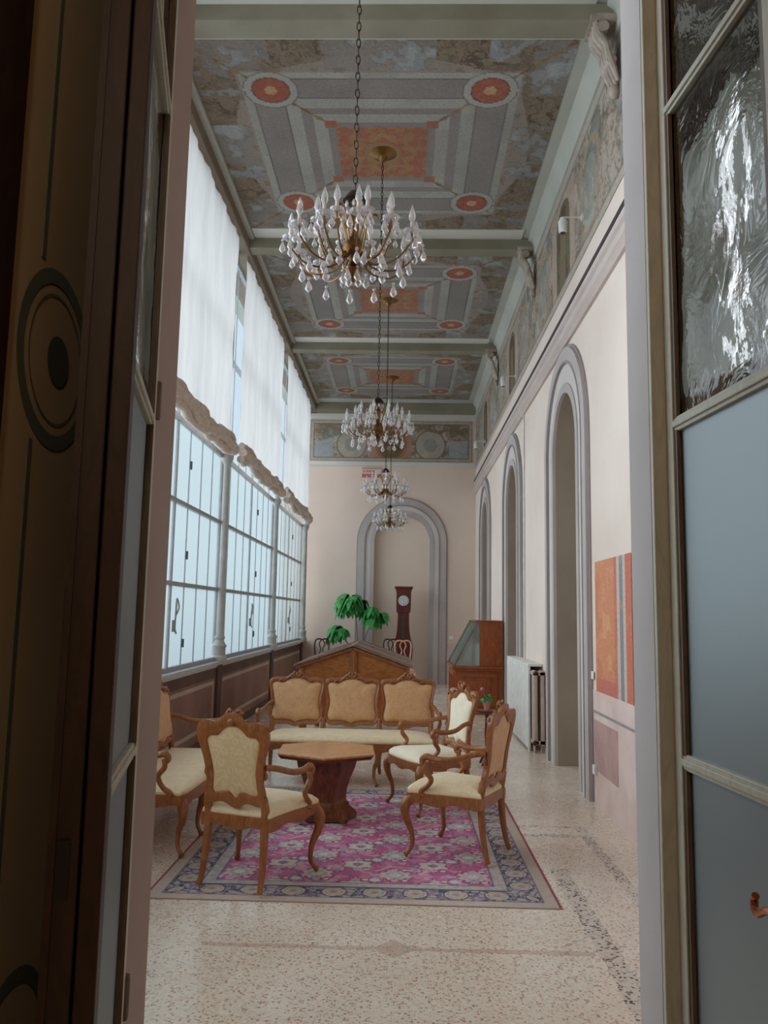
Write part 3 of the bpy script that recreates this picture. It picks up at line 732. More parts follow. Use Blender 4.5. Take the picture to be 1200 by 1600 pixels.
ld = door_leaf('left glazed door leaf, open, seen almost edge-on', (-.800, 2.445), tb, True, '')
sh = thing('wooden_shutter', 'dark brown wooden shutter folded behind the left door leaf', 'shutter', (-.800, 2.445, 0), tb)
a = MB().box(.03, -.088, .01, .70, -.028, 4.38); obj('panel', a, M['shutter'], sh, smooth=False, bevel=.004)
obj('edge_moulding', MB().box(.70, -.090, .01, .708, -.074, 4.38), M['shutter'], sh, smooth=False)
obj('lock', MB().box(.70, -.07, 1.0, .706, -.045, 1.12), M['black'], sh)

# ------------------------------------------------------------------ seating
OUTER = [(0, 1.015), (.045, 1.005), (.078, .972), (.12, .958), (.175, .966), (.222, .948), (.243, .90), (.235, .84), (.212, .77), (.196, .70), (.196, .655), (.188, .61), (.20, .55), (.195, .50), (.165, .475), (.08, .487), (0, .455)]
INNER = [(0, .935), (.04, .93), (.075, .905), (.105, .878), (.15, .875), (.176, .855), (.176, .82), (.162, .76), (.150, .70), (.146, .66), (.148, .62), (.152, .58), (.155, .555), (.138, .535), (.10, .538), (.04, .548), (0, .512)]
SOUT = [(0, 1.00), (.05, .995), (.09, .965), (.13, .95), (.20, .95), (.265, .935), (.285, .89), (.275, .83), (.262, .76), (.258, .70), (.268, .64), (.272, .58), (.262, .53), (.23, .49), (.16, .482), (.08, .484), (0, .465)]
SINN = [(0, .945), (.05, .948), (.095, .925), (.14, .895), (.20, .905), (.243, .89), (.25, .86), (.238, .80), (.228, .75), (.225, .70), (.232, .65), (.243, .60), (.240, .555), (.21, .53), (.14, .535), (.05, .525), (0, .505)]
def full(h): return h+[(-x, z) for x, z in h[-2:0:-1]]
def smooth_loop(h, per=3): return [(p.x, p.y) for p in cr([Vector((x, z, 0)) for x, z in full(h)], per, True)]
def back_pt(x, y, z, tilt, y0):
    """tilt the back about the line z=.46"""
    dz = z-.46; return (x, y0+y*math.cos(tilt)-dz*math.sin(tilt), .46+dz*math.cos(tilt)+y*math.sin(tilt)*0)
def frame_ring(mb, O, I, t, tilt, y0, cx=0):
    n = len(O); vs = []
    for (ox, oz), (ix, iz) in zip(O, I):
        mx, mz = (ox+ix)/2, (oz+iz)/2
        for (x, z, y) in [(ox, oz, -t*.6), (ox, oz, t*.5), (mx*.35+ox*.65, mz*.35+oz*.65, t), (mx*.4+ix*.6, mz*.4+iz*.6, t*.8), (ix, iz, t*.35), (ix, iz, -t*.5), (mx, mz, -t)]:
            vs.append(back_pt(cx+x, y, z, tilt, y0))
    fs = []; k = 7
    for i in range(n):
        j = (i+1) % n
        for q in range(k): fs.append((i*k+q, i*k+(q+1) % k, j*k+(q+1) % k, j*k+q))
    mb.add(vs, fs)
def back_pad(O, t_front, t_back, tilt, y0, cx=0):
    mb = MB(); n = len(O); zc = .715
    for sgn, t in ((1, t_front), (-1, t_back)):
        vs = []; S = [1.02, .97, .9, .75, .5, .22]
        for s in S:
            y = t*(1-s**5)**.6 if s < 1 else 0
            for x, z in O: vs.append(back_pt(cx+x*s, sgn*y, zc+(z-zc)*s, tilt, y0))
        vs.append(back_pt(cx, sgn*t, zc, tilt, y0)); fs = []
        for r in range(len(S)-1):
            for i in range(n): j = (i+1) % n; fs.append((r*n+i, r*n+j, (r+1)*n+j, (r+1)*n+i))
        b = (len(S)-1)*n
        for i in range(n): fs.append((b+i, b+(i+1) % n, len(vs)-1))
        mb.add(vs, fs)
    return mb
def seat_outline(wf, wb, d, n=10):
    """closed loop of (x,y); front at +y with a bowed edge"""
    pts = []
    for i in range(n+1):
        f = -1+2*i/n; pts.append((f*wf/2, d/2+.03*(1-f*f)-(.02 if abs(f) == 1 else 0)))
    for i in range(1, n): f = i/n; pts.append((wf/2+(wb-wf)/2*f-.012*math.sin(f*PI), d/2-.02-(d-.02)*f))
    for i in range(n+1): f = 1-2*i/n; pts.append((f*wb/2, -d/2))
    for i in range(1, n): f = 1-i/n; pts.append((-(wf/2+(wb-wf)/2*f-.012*math.sin(f*PI)), d/2-.02-(d-.02)*f))
    return pts
def cushion(O, z0, z1, dome):
    n = len(O); vs = []; S = [(.97, z0), (1.0, z0+.012), (1.0, z1-.012), (.97, z1), (.88, z1+dome*.45), (.7, z1+dome*.8), (.4, z1+dome)]
    for s, z in S:
        for x, y in O: vs.append((x*s, y*s, z))
    vs.append((0, 0, z1+dome*1.03)); vs.append((0, 0, z0)); fs = []
    for r in range(len(S)-1):
        for i in range(n): j = (i+1) % n; fs.append((r*n+i, r*n+j, (r+1)*n+j, (r+1)*n+i))
    b = (len(S)-1)*n
    for i in range(n): fs.append((b+i, b+(i+1) % n, len(vs)-2)); fs.append(((i+1) % n, i, len(vs)-1))
    return MB().add(vs, fs)
def apron(O, zt, zb, th=.028, scallop=.022):
    n = len(O); vs = []; fs = []
    per = [0]
    for i in range(n): per.append(per[-1]+math.dist(O[i], O[(i+1) % n]))
    for i, (x, y) in enumerate(O):
        ln = math.hypot(x, y); nx, ny = x/ln, y/ln
        z = zb+scallop*(.5-.5*math.cos(per[i]*2*PI/.27))
        for (k, zz) in ((1.005, zt), (1.012, (zt+z)/2), (1.0, z)): vs.append((x*k, y*k, zz))
        for zz in (z, zt): vs.append((x-nx*th, y-ny*th, zz))
    for i in range(n):
        j = (i+1) % n
        for q in range(5): fs.append((i*5+q, i*5+(q+1) % 5, j*5+(q+1) % 5, j*5+q))
    return MB().add(vs, fs)
def front_leg(sx, x, y, zt):
    p = cr([(sx*x*.93, y-.02, zt), (sx*(x+.012), y+.018, zt-.07), (sx*(x+.004), y+.012, zt-.15), (sx*(x-.022), y-.012, .17), (sx*(x-.026), y-.02, .08), (sx*(x-.008), y+.006, .03), (sx*(x+.006), y+.02, .014)], 4)
    r = np.interp(np.linspace(0, 1, len(p)), [0, .15, .3, .55, .75, .86, .95, 1], [.030, .036, .028, .017, .014, .016, .022, .016])
    return MB().tube(p, list(r), 10)
def rear_leg(sx, x, y, zt):
    p = cr([(sx*x, y+.01, zt), (sx*x, y, zt-.12), (sx*(x+.003), y-.008, .22), (sx*(x+.008), y-.032, .08), (sx*(x+.014), y-.055, .014)], 4)
    r = np.interp(np.linspace(0, 1, len(p)), [0, .4, .8, 1], [.027, .025, .018, .018])
    return MB().tube(p, list(r), 8)
def arm_mesh(sx, xb, yb, zb, xf, yf, zf):
    p = cr([(sx*xb, yb, zb), (sx*(xb+.025), yb+.08, zb-.012), (sx*(xf-.01), yb+.20, zb-.048), (sx*xf, yf-.06, zf-.008), (sx*(xf+.004), yf, zf+.004), (sx*(xf+.006), yf+.032, zf-.014), (sx*(xf+.004), yf+.026, zf-.042), (sx*xf, yf+.002, zf-.04)], 4)
    r = np.interp(np.linspace(0, 1, len(p)), [0, .3, .6, .8, 1], [.018, .019, .023, .021, .014])
    return MB().tube(p, list(r), 9)
def arm_support(sx, xf, yf, zf, xs, ys, zs):
    p = cr([(sx*xf, yf+.004, zf-.03), (sx*(xf+.006), yf+.014, zf-.08), (sx*(xf-.004), yf-.028, zf-.14), (sx*(xs+.012), ys-.03, zs+.07), (sx*(xs+.006), ys+.02, zs+.03), (sx*xs, ys+.008, zs)], 4)
    r = np.interp(np.linspace(0, 1, len(p)), [0, .25, .6, .85, 1], [.015, .019, .016, .020, .024])
    return MB().tube(p, list(r), 9)
def crest(mb, cx, ztop, tilt, y0, s=1.0):
    def q(x, y, z): return back_pt(cx+x*s, y, ztop+z*s, tilt, y0)
    for sg in (-1, 1):
        mb.tube([q(sg*.01, .015, -.03), q(sg*.03, .03, .0), q(sg*.045, .03, .022), q(sg*.03, .03, .04), q(sg*.015, .02, .03)], [.012*s, .012*s, .011*s, .009*s, .006*s], 7)
        mb.tube([q(sg*.04, .02, -.035), q(sg*.075, .03, -.02), q(sg*.10, .03, -.03), q(sg*.125, .02, -.055)], [.010*s, .013*s, .011*s, .007*s], 7)
        mb.tube([q(sg*.14, .02, -.065), q(sg*.18, .028, -.05), q(sg*.205, .02, -.075)], [.007*s, .011*s, .006*s], 6)
    mb.ball(q(0, .02, .0), .022*s, 1, .7, 1.5)
    mb.ball(q(0, -.015, -.02), .02*s, 1.3, .6, 1)
def armchair(label, loc, rotz, wood_='walnut', pad='damask', seat='seat', group='carved walnut armchairs round the table'):
    t = thing('armchair', label, 'armchair', (*loc, .008), rotz, group)
    O = seat_outline(.60, .46, .52)
    obj('seat', cushion([(x*.985, y*.985) for x, y in O], .405, .445, .045), M[seat], t)
    a = apron(O, .415, .335); a.box(-.2, -.2, .36, .2, .2, .4)
    obj('seat_frame', a, M[wood_], t, angle=60)
    for sx in (-1, 1):
        obj('leg', front_leg(sx, .285, .235, .40), M[wood_], t)
        obj('leg', rear_leg(sx, .190, -.245, .45), M[wood_], t)
    tilt = math.radians(9); y0 = -.252
    a = MB(); frame_ring(a, smooth_loop(OUTER), smooth_loop(INNER), .021, tilt, y0)
    for sx in (-1, 1): a.tube([back_pt(sx*.185, 0, .53, tilt, y0), (sx*.193, y0+.004, .46), (sx*.190, -.237, .40)], [.024, .026, .027], 8)
    obj('backrest_frame', a, M[wood_], t, angle=60)
    a = MB(); crest(a, 0, .985, tilt, y0, 1.1)
    for sx in (-1, 1):
        a.ball(back_pt(sx*.20, .01, .655, tilt, y0), .018, .8, .7, 1.4); a.ball(back_pt(sx*.19, .018, .50, tilt, y0), .018, 1, .7, 1.3); a.ball(back_pt(sx*.225, .012, .925, tilt, y0), .02, 1, .7, 1)
    obj('carved_crest', a, M[wood_], t)
    obj('back_upholstery', back_pad(smooth_loop(INNER), .030, .010, tilt, y0), M[pad], t, angle=80)
    for sx in (-1, 1):
        bp = back_pt(sx*.20, .012, .70, tilt, y0)
        ar = obj('armrest', arm_mesh(sx, .195, bp[1], .70, .285, .10, .655), M[wood_], t)
        obj('arm_support', arm_support(sx, .285, .10, .655, .265, .13, .40), M[wood_], ar)
    return t
def sofa(label, loc, rotz, group):
    t = thing('sofa', label, 'sofa', (*loc, .010 if loc[1] < 7 else 0), rotz, group)
    Wd = 1.70
    O = seat_outline(Wd, Wd-.10, .56, 16)
    obj('seat', cushion([(x*.992, y*.985) for x, y in O], .385, .425, .045), M['seat'], t)
    a = apron(O, .395, .315, .03, .02); a.box(-Wd/2+.08, -.2, .34, Wd/2-.08, .2, .38); obj('seat_frame', a, M['walnut'], t, angle=60)
    for x in (-.80, -.28, .28, .80):
        sx = 1 if x > 0 else -1
        obj('leg', front_leg(sx, abs(x), .255, .38), M['walnut'], t); obj('leg', rear_leg(sx, abs(x), -.26, .42), M['walnut'], t)
    tilt = math.radians(9); y0 = -.275
    for cx in (-.565, 0, .565):
        a = MB(); frame_ring(a, smooth_loop(SOUT), smooth_loop(SINN), .021, tilt, y0, cx); crest(a, cx, .975, tilt, y0, .9)
        fr = obj('backrest_frame', a, M['walnut'], t, angle=60)
        obj('back_upholstery', back_pad(smooth_loop(SINN), .045, .01, tilt, y0, cx), M['tan'], fr, angle=80)
    for cx in (-.80, -.283, .283, .80):
        obj('back_stile', MB().tube([back_pt(cx, 0, .56, tilt, y0), (cx, y0+.002, .46), (cx, -.262, .38)], [.026, .026, .027], 8), M['walnut'], t)
    for sx in (-1, 1):
        bp = back_pt(0, .012, .70, tilt, y0)
        ar = obj('armrest', arm_mesh(sx, .80, bp[1], .70, .865, .14, .66), M['walnut'], t)
        obj('arm_support', arm_support(sx, .865, .14, .66, .835, .17, .38), M['walnut'], ar)
    return t
armchair('walnut armchair with its damask back to the door', (-.865, 5.11), math.radians(-20.5))
armchair('walnut armchair at the right rug edge, nearest right, in profile facing left', (.395, 5.74), math.radians(63.5), pad='tan')
armchair('walnut armchair with pale cream back, behind the right-hand chair, facing the table', (.245, 7.0), math.radians(116.5), pad='seat_pale', seat='seat_pale')
SG = 'carved three-panel sofas'
sofa('three-panel tan-backed carved sofa facing the door beyond the table', (-.50, 8.05), PI, SG)
sofa('cream-seated carved sofa along the window wall, partly hidden by the left jamb', (-1.68, 6.24), math.radians(-90), SG)

# ------------------------------------------------------------------ hexagonal table
t = thing('hexagonal_table', 'low hexagonal walnut pedestal table in the middle of the rug', 'table', (-.585, 6.61, .004), math.radians(33))
def hexa(r, z0, z1, r1=None):
    r1 = r1 or r
    return MB().add([(r*math.cos(k*PI/3), r*math.sin(k*PI/3), z0) for k in range(6)]+[(r1*math.cos(k*PI/3), r1*math.sin(k*PI/3), z1) for k in range(6)],
                    [(5,4,3,2,1,0), (6,7,8,9,10,11)]+[(i, (i+1) % 6, 6+(i+1) % 6, 6+i) for i in range(6)])
obj('tabletop', hexa(.425, .505, .522, .43), M['table_top'], t, smooth=False, bevel=.003)
obj('top_edge', hexa(.40, .478, .505, .425), M['table_wood'], t, smooth=False)
b = MB()
for q, (r, z) in enumerate([(.235, .478), (.24, .44), (.225, .38), (.19, .30), (.165, .22), (.16, .15), (.18, .10), (.22, .07), (.245, .045), (.245, .012)]):
    b.v += [(r*math.cos(k*PI/3+PI/6), r*math.sin(k*PI/3+PI/6), z) for k in range(6)]
for j in range(9):
    for k in range(6): b.f.append((j*6+k, j*6+(k+1) % 6, (j+1)*6+(k+1) % 6, (j+1)*6+k))
b.f += [(0, 1, 2, 3, 4, 5), (59, 58, 57, 56, 55, 54)]
obj('pedestal', b, M['table_wood'], t, angle=30)
for k in range(3):
    an = 2*PI*k/3+PI/6+PI/3*0
    d = Vector((math.cos(an), math.sin(an), 0))
    ft = MB().tube(cr([tuple(d*.17+Vector((0, 0, .12))), tuple(d*.23+Vector((0, 0, .06))), tuple(d*.29+Vector((0, 0, .035))), tuple(d*.33+Vector((0, 0, .045))), tuple(d*.32+Vector((0, 0, .06)))], 4), [.05, .05, .045, .04, .035, .032, .03, .028, .025, .024, .022, .022, .02, .018, .014, .012, .01][:17], 8)
    obj('scroll_foot', ft, M['table_wood'], t)
cf = obj('metal_foot', MB().box(-.022, -.03, .012, .022, .03, .10).box(-.03, -.036, .09, .03, .036, .105), M['chrome'], t, smooth=False, bevel=.004)
cf.location = Vector((.30*math.cos(math.radians(247-33-10)), .30*math.sin(math.radians(247-33-10)), 0)); cf['label'] = 'bright metal-clad foot'

# ------------------------------------------------------------------ rug
RX0, RX1, RY0, RY1 = -1.43, .905, 4.72, 7.72
def p_rug(U, V):
    Lx, Ly = RX1-RX0, RY1-RY0; e = np.minimum(np.minimum(U, Lx-U), np.minimum(V, Ly-V))
    c = Canvas(U, V, (206, 190, 178)); n = fbm(U, V, 4, 9); n2 = fbm(U, V, 14, 22); n0 = fbm(U, V, 24, 1.2)
    PK, PK2, CRM, BLU, NAV, GRN = (204, 104, 148), (220, 140, 174), (222, 208, 190), (150, 160, 184), (74, 74, 104), (166, 184, 160)
    # outer plain edge and fine lines
    c.f(n2 > .55, (190, 174, 166), .6); c.f(np.minimum(U, Lx-U) < .012, (168, 70, 86)); c.f((abs(e-.085) < .006), (120, 112, 124))
    # main border with rosettes on navy scrolls
    bd = (e > .09)*(e < .26); c.f(bd, (188, 178, 178))
    # coordinate along border
    hor = (np.minimum(V, Ly-V) <= np.minimum(U, Lx-U)); s = np.where(hor, U, V); w = np.where(hor, np.minimum(V, Ly-V), np.minimum(U, Lx-U))
    ph = ((s/.235) % 1-.5)*.235; r = np.hypot(ph, (w-.175)*1.0)
    c.f(bd*(abs(np.sin(s*PI/.235*2+6*w*10)) < .33), (104, 102, 134), .9); c.f(bd*(abs(fbm(U, V, 31, 16)-.5) < .05), NAV, .85); c.f(bd*(fbm(U, V, 37, 24) > .6), (150, 120, 140), .7)
    c.f(bd*(r < .078), NAV); c.f(bd*(r < .068), (212, 198, 180)); c.f(bd*(r < .036), (196, 176, 160)); c.f(bd*(r < .02), (170, 150, 150)); c.f(bd*(abs(r-.05) < .006), (160, 150, 160), .8)
    c.f(abs(e-.26) < .006, (96, 92, 112)); g = (e > .266)*(e < .335); c.f(g, (206, 194, 186)); c.f(g*(n2 > .56), (168, 160, 172), .7); c.f(g*(abs(np.sin(s*40)*np.sin(w*90)) > .7), (180, 168, 176), .6)
    c.f(abs(e-.335) < .005, (120, 104, 122))
    fd = e > .34; c.f(fd, PK); c.f(fd*(n > .55), PK2, .7)
    x = (U-Lx/2); y = (V-Ly/2)
    # vine lattice
    for (fx, fy, o, col, tw) in ((.30, .36, 0, (226, 196, 196), .045), (.30, .36, .5, (120, 130, 160), .04)):
        vv = abs((y/fy+.18*np.sin(2*PI*x/fx)+o) % 1-.5); c.f(fd*(vv < tw), col, .55)
        vv = abs((x/fx+.18*np.sin(2*PI*y/fy)+o) % 1-.5); c.f(fd*(vv < tw*.8), col, .45)
    # rosettes in staggered rows
    def ros(px, py, ox, oy, r0, cols, mod=6):
        ax = ((x/px+ox) % 1-.5)*px; ay = ((y/py+oy) % 1-.5)*py; th = np.arctan2(ay, ax); rr = np.hypot(ax, ay)*(1+.14*np.cos(th*mod))
        for k, cc in enumerate(cols): c.f(fd*(rr < r0*(1-k*.3)), cc)
        c.f(fd*(abs(rr-r0*1.12) < .006), (150, 70, 116), .7)
    ros(.48, .40, 0, 0, .088, [(214, 204, 196), (170, 180, 176), (226, 216, 206)], 8)
    ros(.48, .40, .5, .5, .084, [(198, 210, 196), (222, 214, 200), (170, 130, 150)], 6)
    ros(.24, .20, .5, .0, .026, [(226, 212, 206), (176, 176, 196)], 6); ros(.48, .40, .25, .25, .046, [(150, 156, 186), (220, 210, 206)], 5); ros(.48, .40, .75, .75, .040, [(226, 206, 200), (160, 160, 186)], 5)
    ros(.24, .20, .25, 0, .020, [(232, 214, 214)], 4); ros(.24, .20, 0, .25, .016, [(196, 150, 180)], 4); ros(.16, .1333, .5, .5, .011, [(230, 206, 214)], 4)
    c.f(fd*(fbm(U, V, 44, 20) > .64), (224, 190, 202), .7)
    c.c *= (.90+.2*n0)[..., None]; c.c = c.c*(.96+.08*n2)[..., None]
    return c
t = thing('oriental_rug', 'pink oriental rug with rosette border on the terrazzo', 'rug', (RX0, RY0, 0))
g = grid('pile', (0, 0, .006), (1, 0, 0), (0, 1, 0), RX1-RX0, RY1-RY0, 270, 330, p_rug, M['rug']); g.parent = t
obj('edge_binding', MB().box(-.004, -.004, .0005, RX1-RX0+.004, RY1-RY0+.004, .005), plain('rug_binding', (186, 158, 148), .95), t, smooth=False)

# ------------------------------------------------------------------ gabled display case behind the sofa
gx0, gx1, gy0, gy1 = -1.29, .10, 10.0, 11.9
t = thing('display_case', 'large honey-wood display case with gabled lid behind the sofa', 'display case', ((gx0+gx1)/2, gy0, 0))
hw = (gx1-gx0)/2; ez, az = .965, 1.205; D = gy1-gy0
f3 = lambda a, b, d: (a, d, b)
obj('gable_front', MB().prism([(-hw+.04, .80), (hw-.04, .80), (hw-.04, ez-.03), (0, az-.03), (-hw+.04, ez-.03)], f3, .05, .07), M['honey'], t, smooth=False)
obj('gable_rear', MB().prism([(-hw+.04, .80), (hw-.04, .80), (hw-.04, ez-.03), (0, az-.03), (-hw+.04, ez-.03)], f3, D-.07, D-.05), M['honey'], t, smooth=False)
fr = MB()
for s in (-1, 1):
    fr.prism([(s*(hw), ez-.045), (0, az-.045), (0, az-.01), (s*(hw), ez-.01)], f3, 0, .06)
fr.box(-.045, .02, .80, .045, .06, az-.04).box(-.022, .01, .80, .022, .05, az-.04).box(-hw+.03, .02, .80, -hw+.09, .06, ez-.03).box(hw-.09, .02, .80, hw-.03, .06, ez-.03)
obj('gable_frame', fr, M['walnut'], t, smooth=False, bevel=.004)
for s in (-1, 1):
    l = MB().prism([(s*(hw+.03), ez-.012), (0, az), (0, az+.016), (s*(hw+.03), ez+.006)], f3, -.03, D+.03)
    lid = obj('lid', l, M['roof_wood'], t, smooth=False)
    for yy in (.05, D/2, D-.1): obj('lid_rib', MB().prism([(s*(hw+.02), ez+.006), (s*.02, az+.014), (s*.02, az+.022), (s*(hw+.02), ez+.014)], f3, yy, yy+.05), M['roof_wood'], lid, smooth=False)
obj('side_board', MB().box(-hw+.04, .07, .80, -hw+.06, D-.07, ez-.03), M['honey'], t, smooth=False)
obj('side_board', MB().box(hw-.06, .07, .80, hw-.04, D-.07, ez-.03), M['honey'], t, smooth=False)
obj('cornice', MB().box(-hw-.01, -.01, .785, hw+.01, D+.01, .805).box(-hw+.02, .02, .76, hw-.02, D-.02, .785), M['honey'], t, smooth=False, bevel=.004)
obj('body', MB().box(-hw+.04, .04, .30, hw-.04, D-.04, .76), M['cherry'], t, smooth=False, bevel=.004)
for x in (-hw+.09, hw-.09):
    for y in (.09, D-.09): obj('leg', MB().lathe([(.03, 0), (.04, .05), (.03, .1), (.045, .2), (.05, .30)], (x, y, 0), 14), M['walnut'], t)

# ------------------------------------------------------------------ lectern case on the right
cx0, cx1, cy0, cy1 = .84, 1.655, 13.5, 15.05
t = thing('lectern_case', 'cherry-wood cabinet with slanted glass top against the right wall', 'display case', (cx0, cy0, 0))
Wc, Dc = cx1-cx0, cy1-cy0
obj('base_cabinet', MB().box(.03, .03, 0, Wc, Dc-.03, .70), M['cherry'], t, smooth=False, bevel=.004)
obj('plinth', MB().box(.01, .01, 0, Wc, Dc-.01, .10), M['cherry'], t, smooth=False, bevel=.006)
obj('cornice', MB().box(0, 0, .70, Wc, Dc, .735).box(-.02, -.02, .735, Wc, Dc+.02, .775), M['cherry'], t, smooth=False, bevel=.006)
e = MB().box(.12, .012, .14, Wc-.08, .03, .20).box(.12, .012, .60, Wc-.08, .03, .66).box(.12, .012, .2, .18, .03, .6).box(Wc-.14, .012, .2, Wc-.08, .03, .6).box(.24, .018, .26, Wc-.20, .03, .54)
obj('end_panel', e, M['cherry'], t, smooth=False, bevel=.005)
sp_ = MB().box(.012, .12, .14, .03, Dc-.12, .2).box(.012, .12, .6, .03, Dc-.12, .66)
for i in range(4): sp_.box(.012, .12+i*(Dc-.30)/3, .2, .03, .18+i*(Dc-.30)/3, .6)
obj('front_panelling', sp_, M['cherry'], t, smooth=False, bevel=.004)
obj('upper_box', MB().box(.44, .02, .775, Wc, Dc-.02, 1.50), M['cherry'], t, smooth=False, bevel=.004)
obj('top_board', MB().box(.38, 0, 1.50, Wc, Dc, 1.525), M['cherry'], t, smooth=False, bevel=.005)
gl = MB()
P0, P1 = (.02, .79), (.40, 1.50)
gl.prism([P0, P1, (.41, 1.50), (.035, .785)], f3, .05, Dc-.05)
obj('slanted_glass', gl, M['case_glass'], t, smooth=False)
obj('end_glass', MB().prism([(.04, .78), (.435, .78), (.435, 1.495), (.41, 1.495)], f3, .03, .036), M['case_glass'], t, smooth=False)
for yy in (.02, Dc-.05): obj('glass_frame', MB().prism([(.0, .776), (.03, .776), (.415, 1.50), (.385, 1.50)], f3, yy, yy+.03), M['roof_wood'], t, smooth=False)
obj('display_backing', MB().prism([(.10, .78), (.12, .78), (.43, 1.40), (.41, 1.40)], f3, .08, Dc-.08), plain('grey_green_baize', (116, 128, 118), .9), t, smooth=False)

# ------------------------------------------------------------------ radiator and its cover
t = thing('radiator_cover', 'white radiator cover board against the right wall between arches', 'radiator cover', (1.53, 10.0, 0))
obj('board', MB().box(0, .0, .03, .03, 2.0, 1.0).box(0, 0, 1.0, .178, 2.0, 1.03), M['white'], t, smooth=False, bevel=.006)
obj('foot', MB().box(.01, .02, 0, .03, .10, .03), M['white'], t, smooth=False)
obj('foot', MB().box(.01, 1.9, 0, .03, 1.98, .03), M['white'], t, smooth=False)
t = thing('radiator', 'beige column radiator beside the white cover, near the large arch', 'radiator', (1.545, 9.80, 0))
for i in range(3):
    for j in range(2):
        a = MB().tube([(.045+j*.085, .03+i*.055, .14), (.045+j*.085, .03+i*.055, .93)], .027, 12)
        obj('column', a, M['radiator'], t)
a = MB(); a2 = MB()
for j in range(2):
    a.tube([(.045+j*.085, .0, .13), (.045+j*.085, .19, .13)], .034, 12); a2.tube([(.045+j*.085, .0, .93), (.045+j*.085, .19, .93)], .034, 12)
a2.box(.02, .0, .91, .155, .18, .945); a.box(.02, 0, .11, .155, .18, .15); obj('upper_header', a2, M['radiator'], t)
obj('lower_header', a, M['radiator'], t); obj('bracket_foot', MB().tube([(.045, .1, 0), (.045, .1, .12)], .016, 8).tube([(.13, .1, 0), (.13, .1, .12)], .016, 8), M['radiator'], t)
obj('valve', MB().ball((.03, -.02, .13), .03), M['bronze'], t); obj('vent_cap', MB().ball((.045, -.015, .94), .022), M['bronze'], t)
tag(obj('conduit', MB().tube([(XR-.014, 11.40, 1.0), (XR-.014, 11.40, 4.47)], .013, 8), M['white']), 'thin white conduit running down the right wall beside the second arch', 'conduit')
tag(obj('wall_socket', MB().box(XR-.02, 7.30, 1.06, XR-.012, 7.38, 1.13), M['white'], smooth=False, bevel=.003), 'small white wall socket at the near edge of the large arch', 'socket')
tag(obj('wall_socket', MB().box(XR-.03, 7.26, .25, XR-.008, 7.34, .33), M['white'], smooth=False, bevel=.003), 'small white floor-level socket on the right dado', 'socket')
tag(obj('light_switch', MB().box(1.10, YE-.02, 1.04, 1.20, YE-.008, 1.12), M['white'], smooth=False, bevel=.003), 'small white switch plate on the end wall right of the arch', 'switch')

# spotlights on brackets on the frieze
for k, (y, lb) in enumerate([(7.5, 'white spotlight on a bracket over the nearest arch'), (12.2, 'white spotlight on a bracket over the second arch'), (16.9, 'white spotlight on a bracket over the farthest arch')]):
    z = [5.42, 5.24, 5.23][k]
    t = thing('spotlight', lb, 'spotlight', (XR-.006, y, z), 0, 'bracket spotlights on the right frieze')
    obj('bracket', MB().tube([(0, 0, .05), (-.20, 0, .05)], .009, 6).box(-.02, -.03, .02, 0, .03, .08), M['white'], t)
    obj('lamp_head', MB().lathe([(.03, -.11), (.042, -.10), (.045, .0), (.025, .045)], (-.20, 0, .0), 14), M['white'], t)
    obj('lens', MB().lathe([(.028, -.115), (.028, -.108)], (-.20, 0, 0), 14), M['black'], t)

# sign on the end wall
t = thing('exit_sign', 'small pale sign with red lower stripe high on the end wall', 'sign', (-.80, YE-.03, 4.97))
obj('board', MB().box(-.235, 0, -.12, .235, .025, .12), M['sign_white'], t, smooth=False)
a = MB().box(-.225, -.003, -.115, .225, 0, -.03).box(-.225, -.003, .095, .225, 0, .112)
for x0 in (-.20, -.12, -.055): a.box(x0, -.003, .01, x0+.035, 0, .06)
a.box(.03, -.003, .01, .07, 0, .06)
obj('red_marking', a, M['red_paint'], t, smooth=False)

# ------------------------------------------------------------------ tall clock
t = thing('longcase_clock', 'tall mahogany pendulum clock in the end wall niche', 'clock', (.02, 18.72, 0))
def sil(h): return h+[(-x, z) for x, z in h[::-1]]
body = [(.20, 0), (.21, .10), (.19, .14), (.17, .40), (.205, .60), (.225, .80), (.215, .92), (.18, 1.04), (.15, 1.18), (.135, 1.35), (.13, 1.62), (.15, 1.66)]
obj('trunk', MB().prism(sil(cr and [(p.x, p.y) for p in cr([Vector((x, z, 0)) for x, z in body], 3)]), lambda a, b, d: (a, d, b), -.11, .11), M['mahogany'], t, bevel=.008)
obj('hood', MB().prism(sil([(.155, 1.64), (.165, 1.72), (.17, 2.10), (.18, 2.16)]), lambda a, b, d: (a, d, b), -.13, .13), M['mahogany'], t, smooth=False, bevel=.01)
obj('cornice', MB().box(-.21, -.16, 2.19, .21, .14, 2.235).box(-.19, -.145, 2.15, .19, .13, 2.19), M['mahogany'], t, smooth=False, bevel=.008)
obj('plinth', MB().box(-.24, -.14, 0, .24, .13, .10), M['mahogany'], t, smooth=False, bevel=.008)
dl = obj('dial', MB().lathe([(.118, 0), (.118, .01), (.11, .018)], (0, 0, 0), 32).xf(Matrix.Rotation(PI/2, 4, 'X')), M['dial'], t); dl.location = (0, -.135, 1.91)
hr = MB()
for k in range(12):
    a_ = 2*PI*k/12; hr.add([(p[0], -.0205, p[1]) for p in [(.085*math.sin(a_)-.006, .085*math.cos(a_)-.012), (.085*math.sin(a_)+.006, .085*math.cos(a_)-.012), (.085*math.sin(a_)+.006, .085*math.cos(a_)+.012), (.085*math.sin(a_)-.006, .085*math.cos(a_)+.012)]], [(0, 1, 2, 3)])
obj('hour_marks', hr, M['black'], dl, smooth=False)
for an, ln in ((math.radians(182), .075), (math.radians(5), .055)):
    obj('clock_hand', MB().tube([(0, -.023, 0), (ln*math.sin(an), -.023, ln*math.cos(an))], [.005, .002], 6), M['black'], dl)
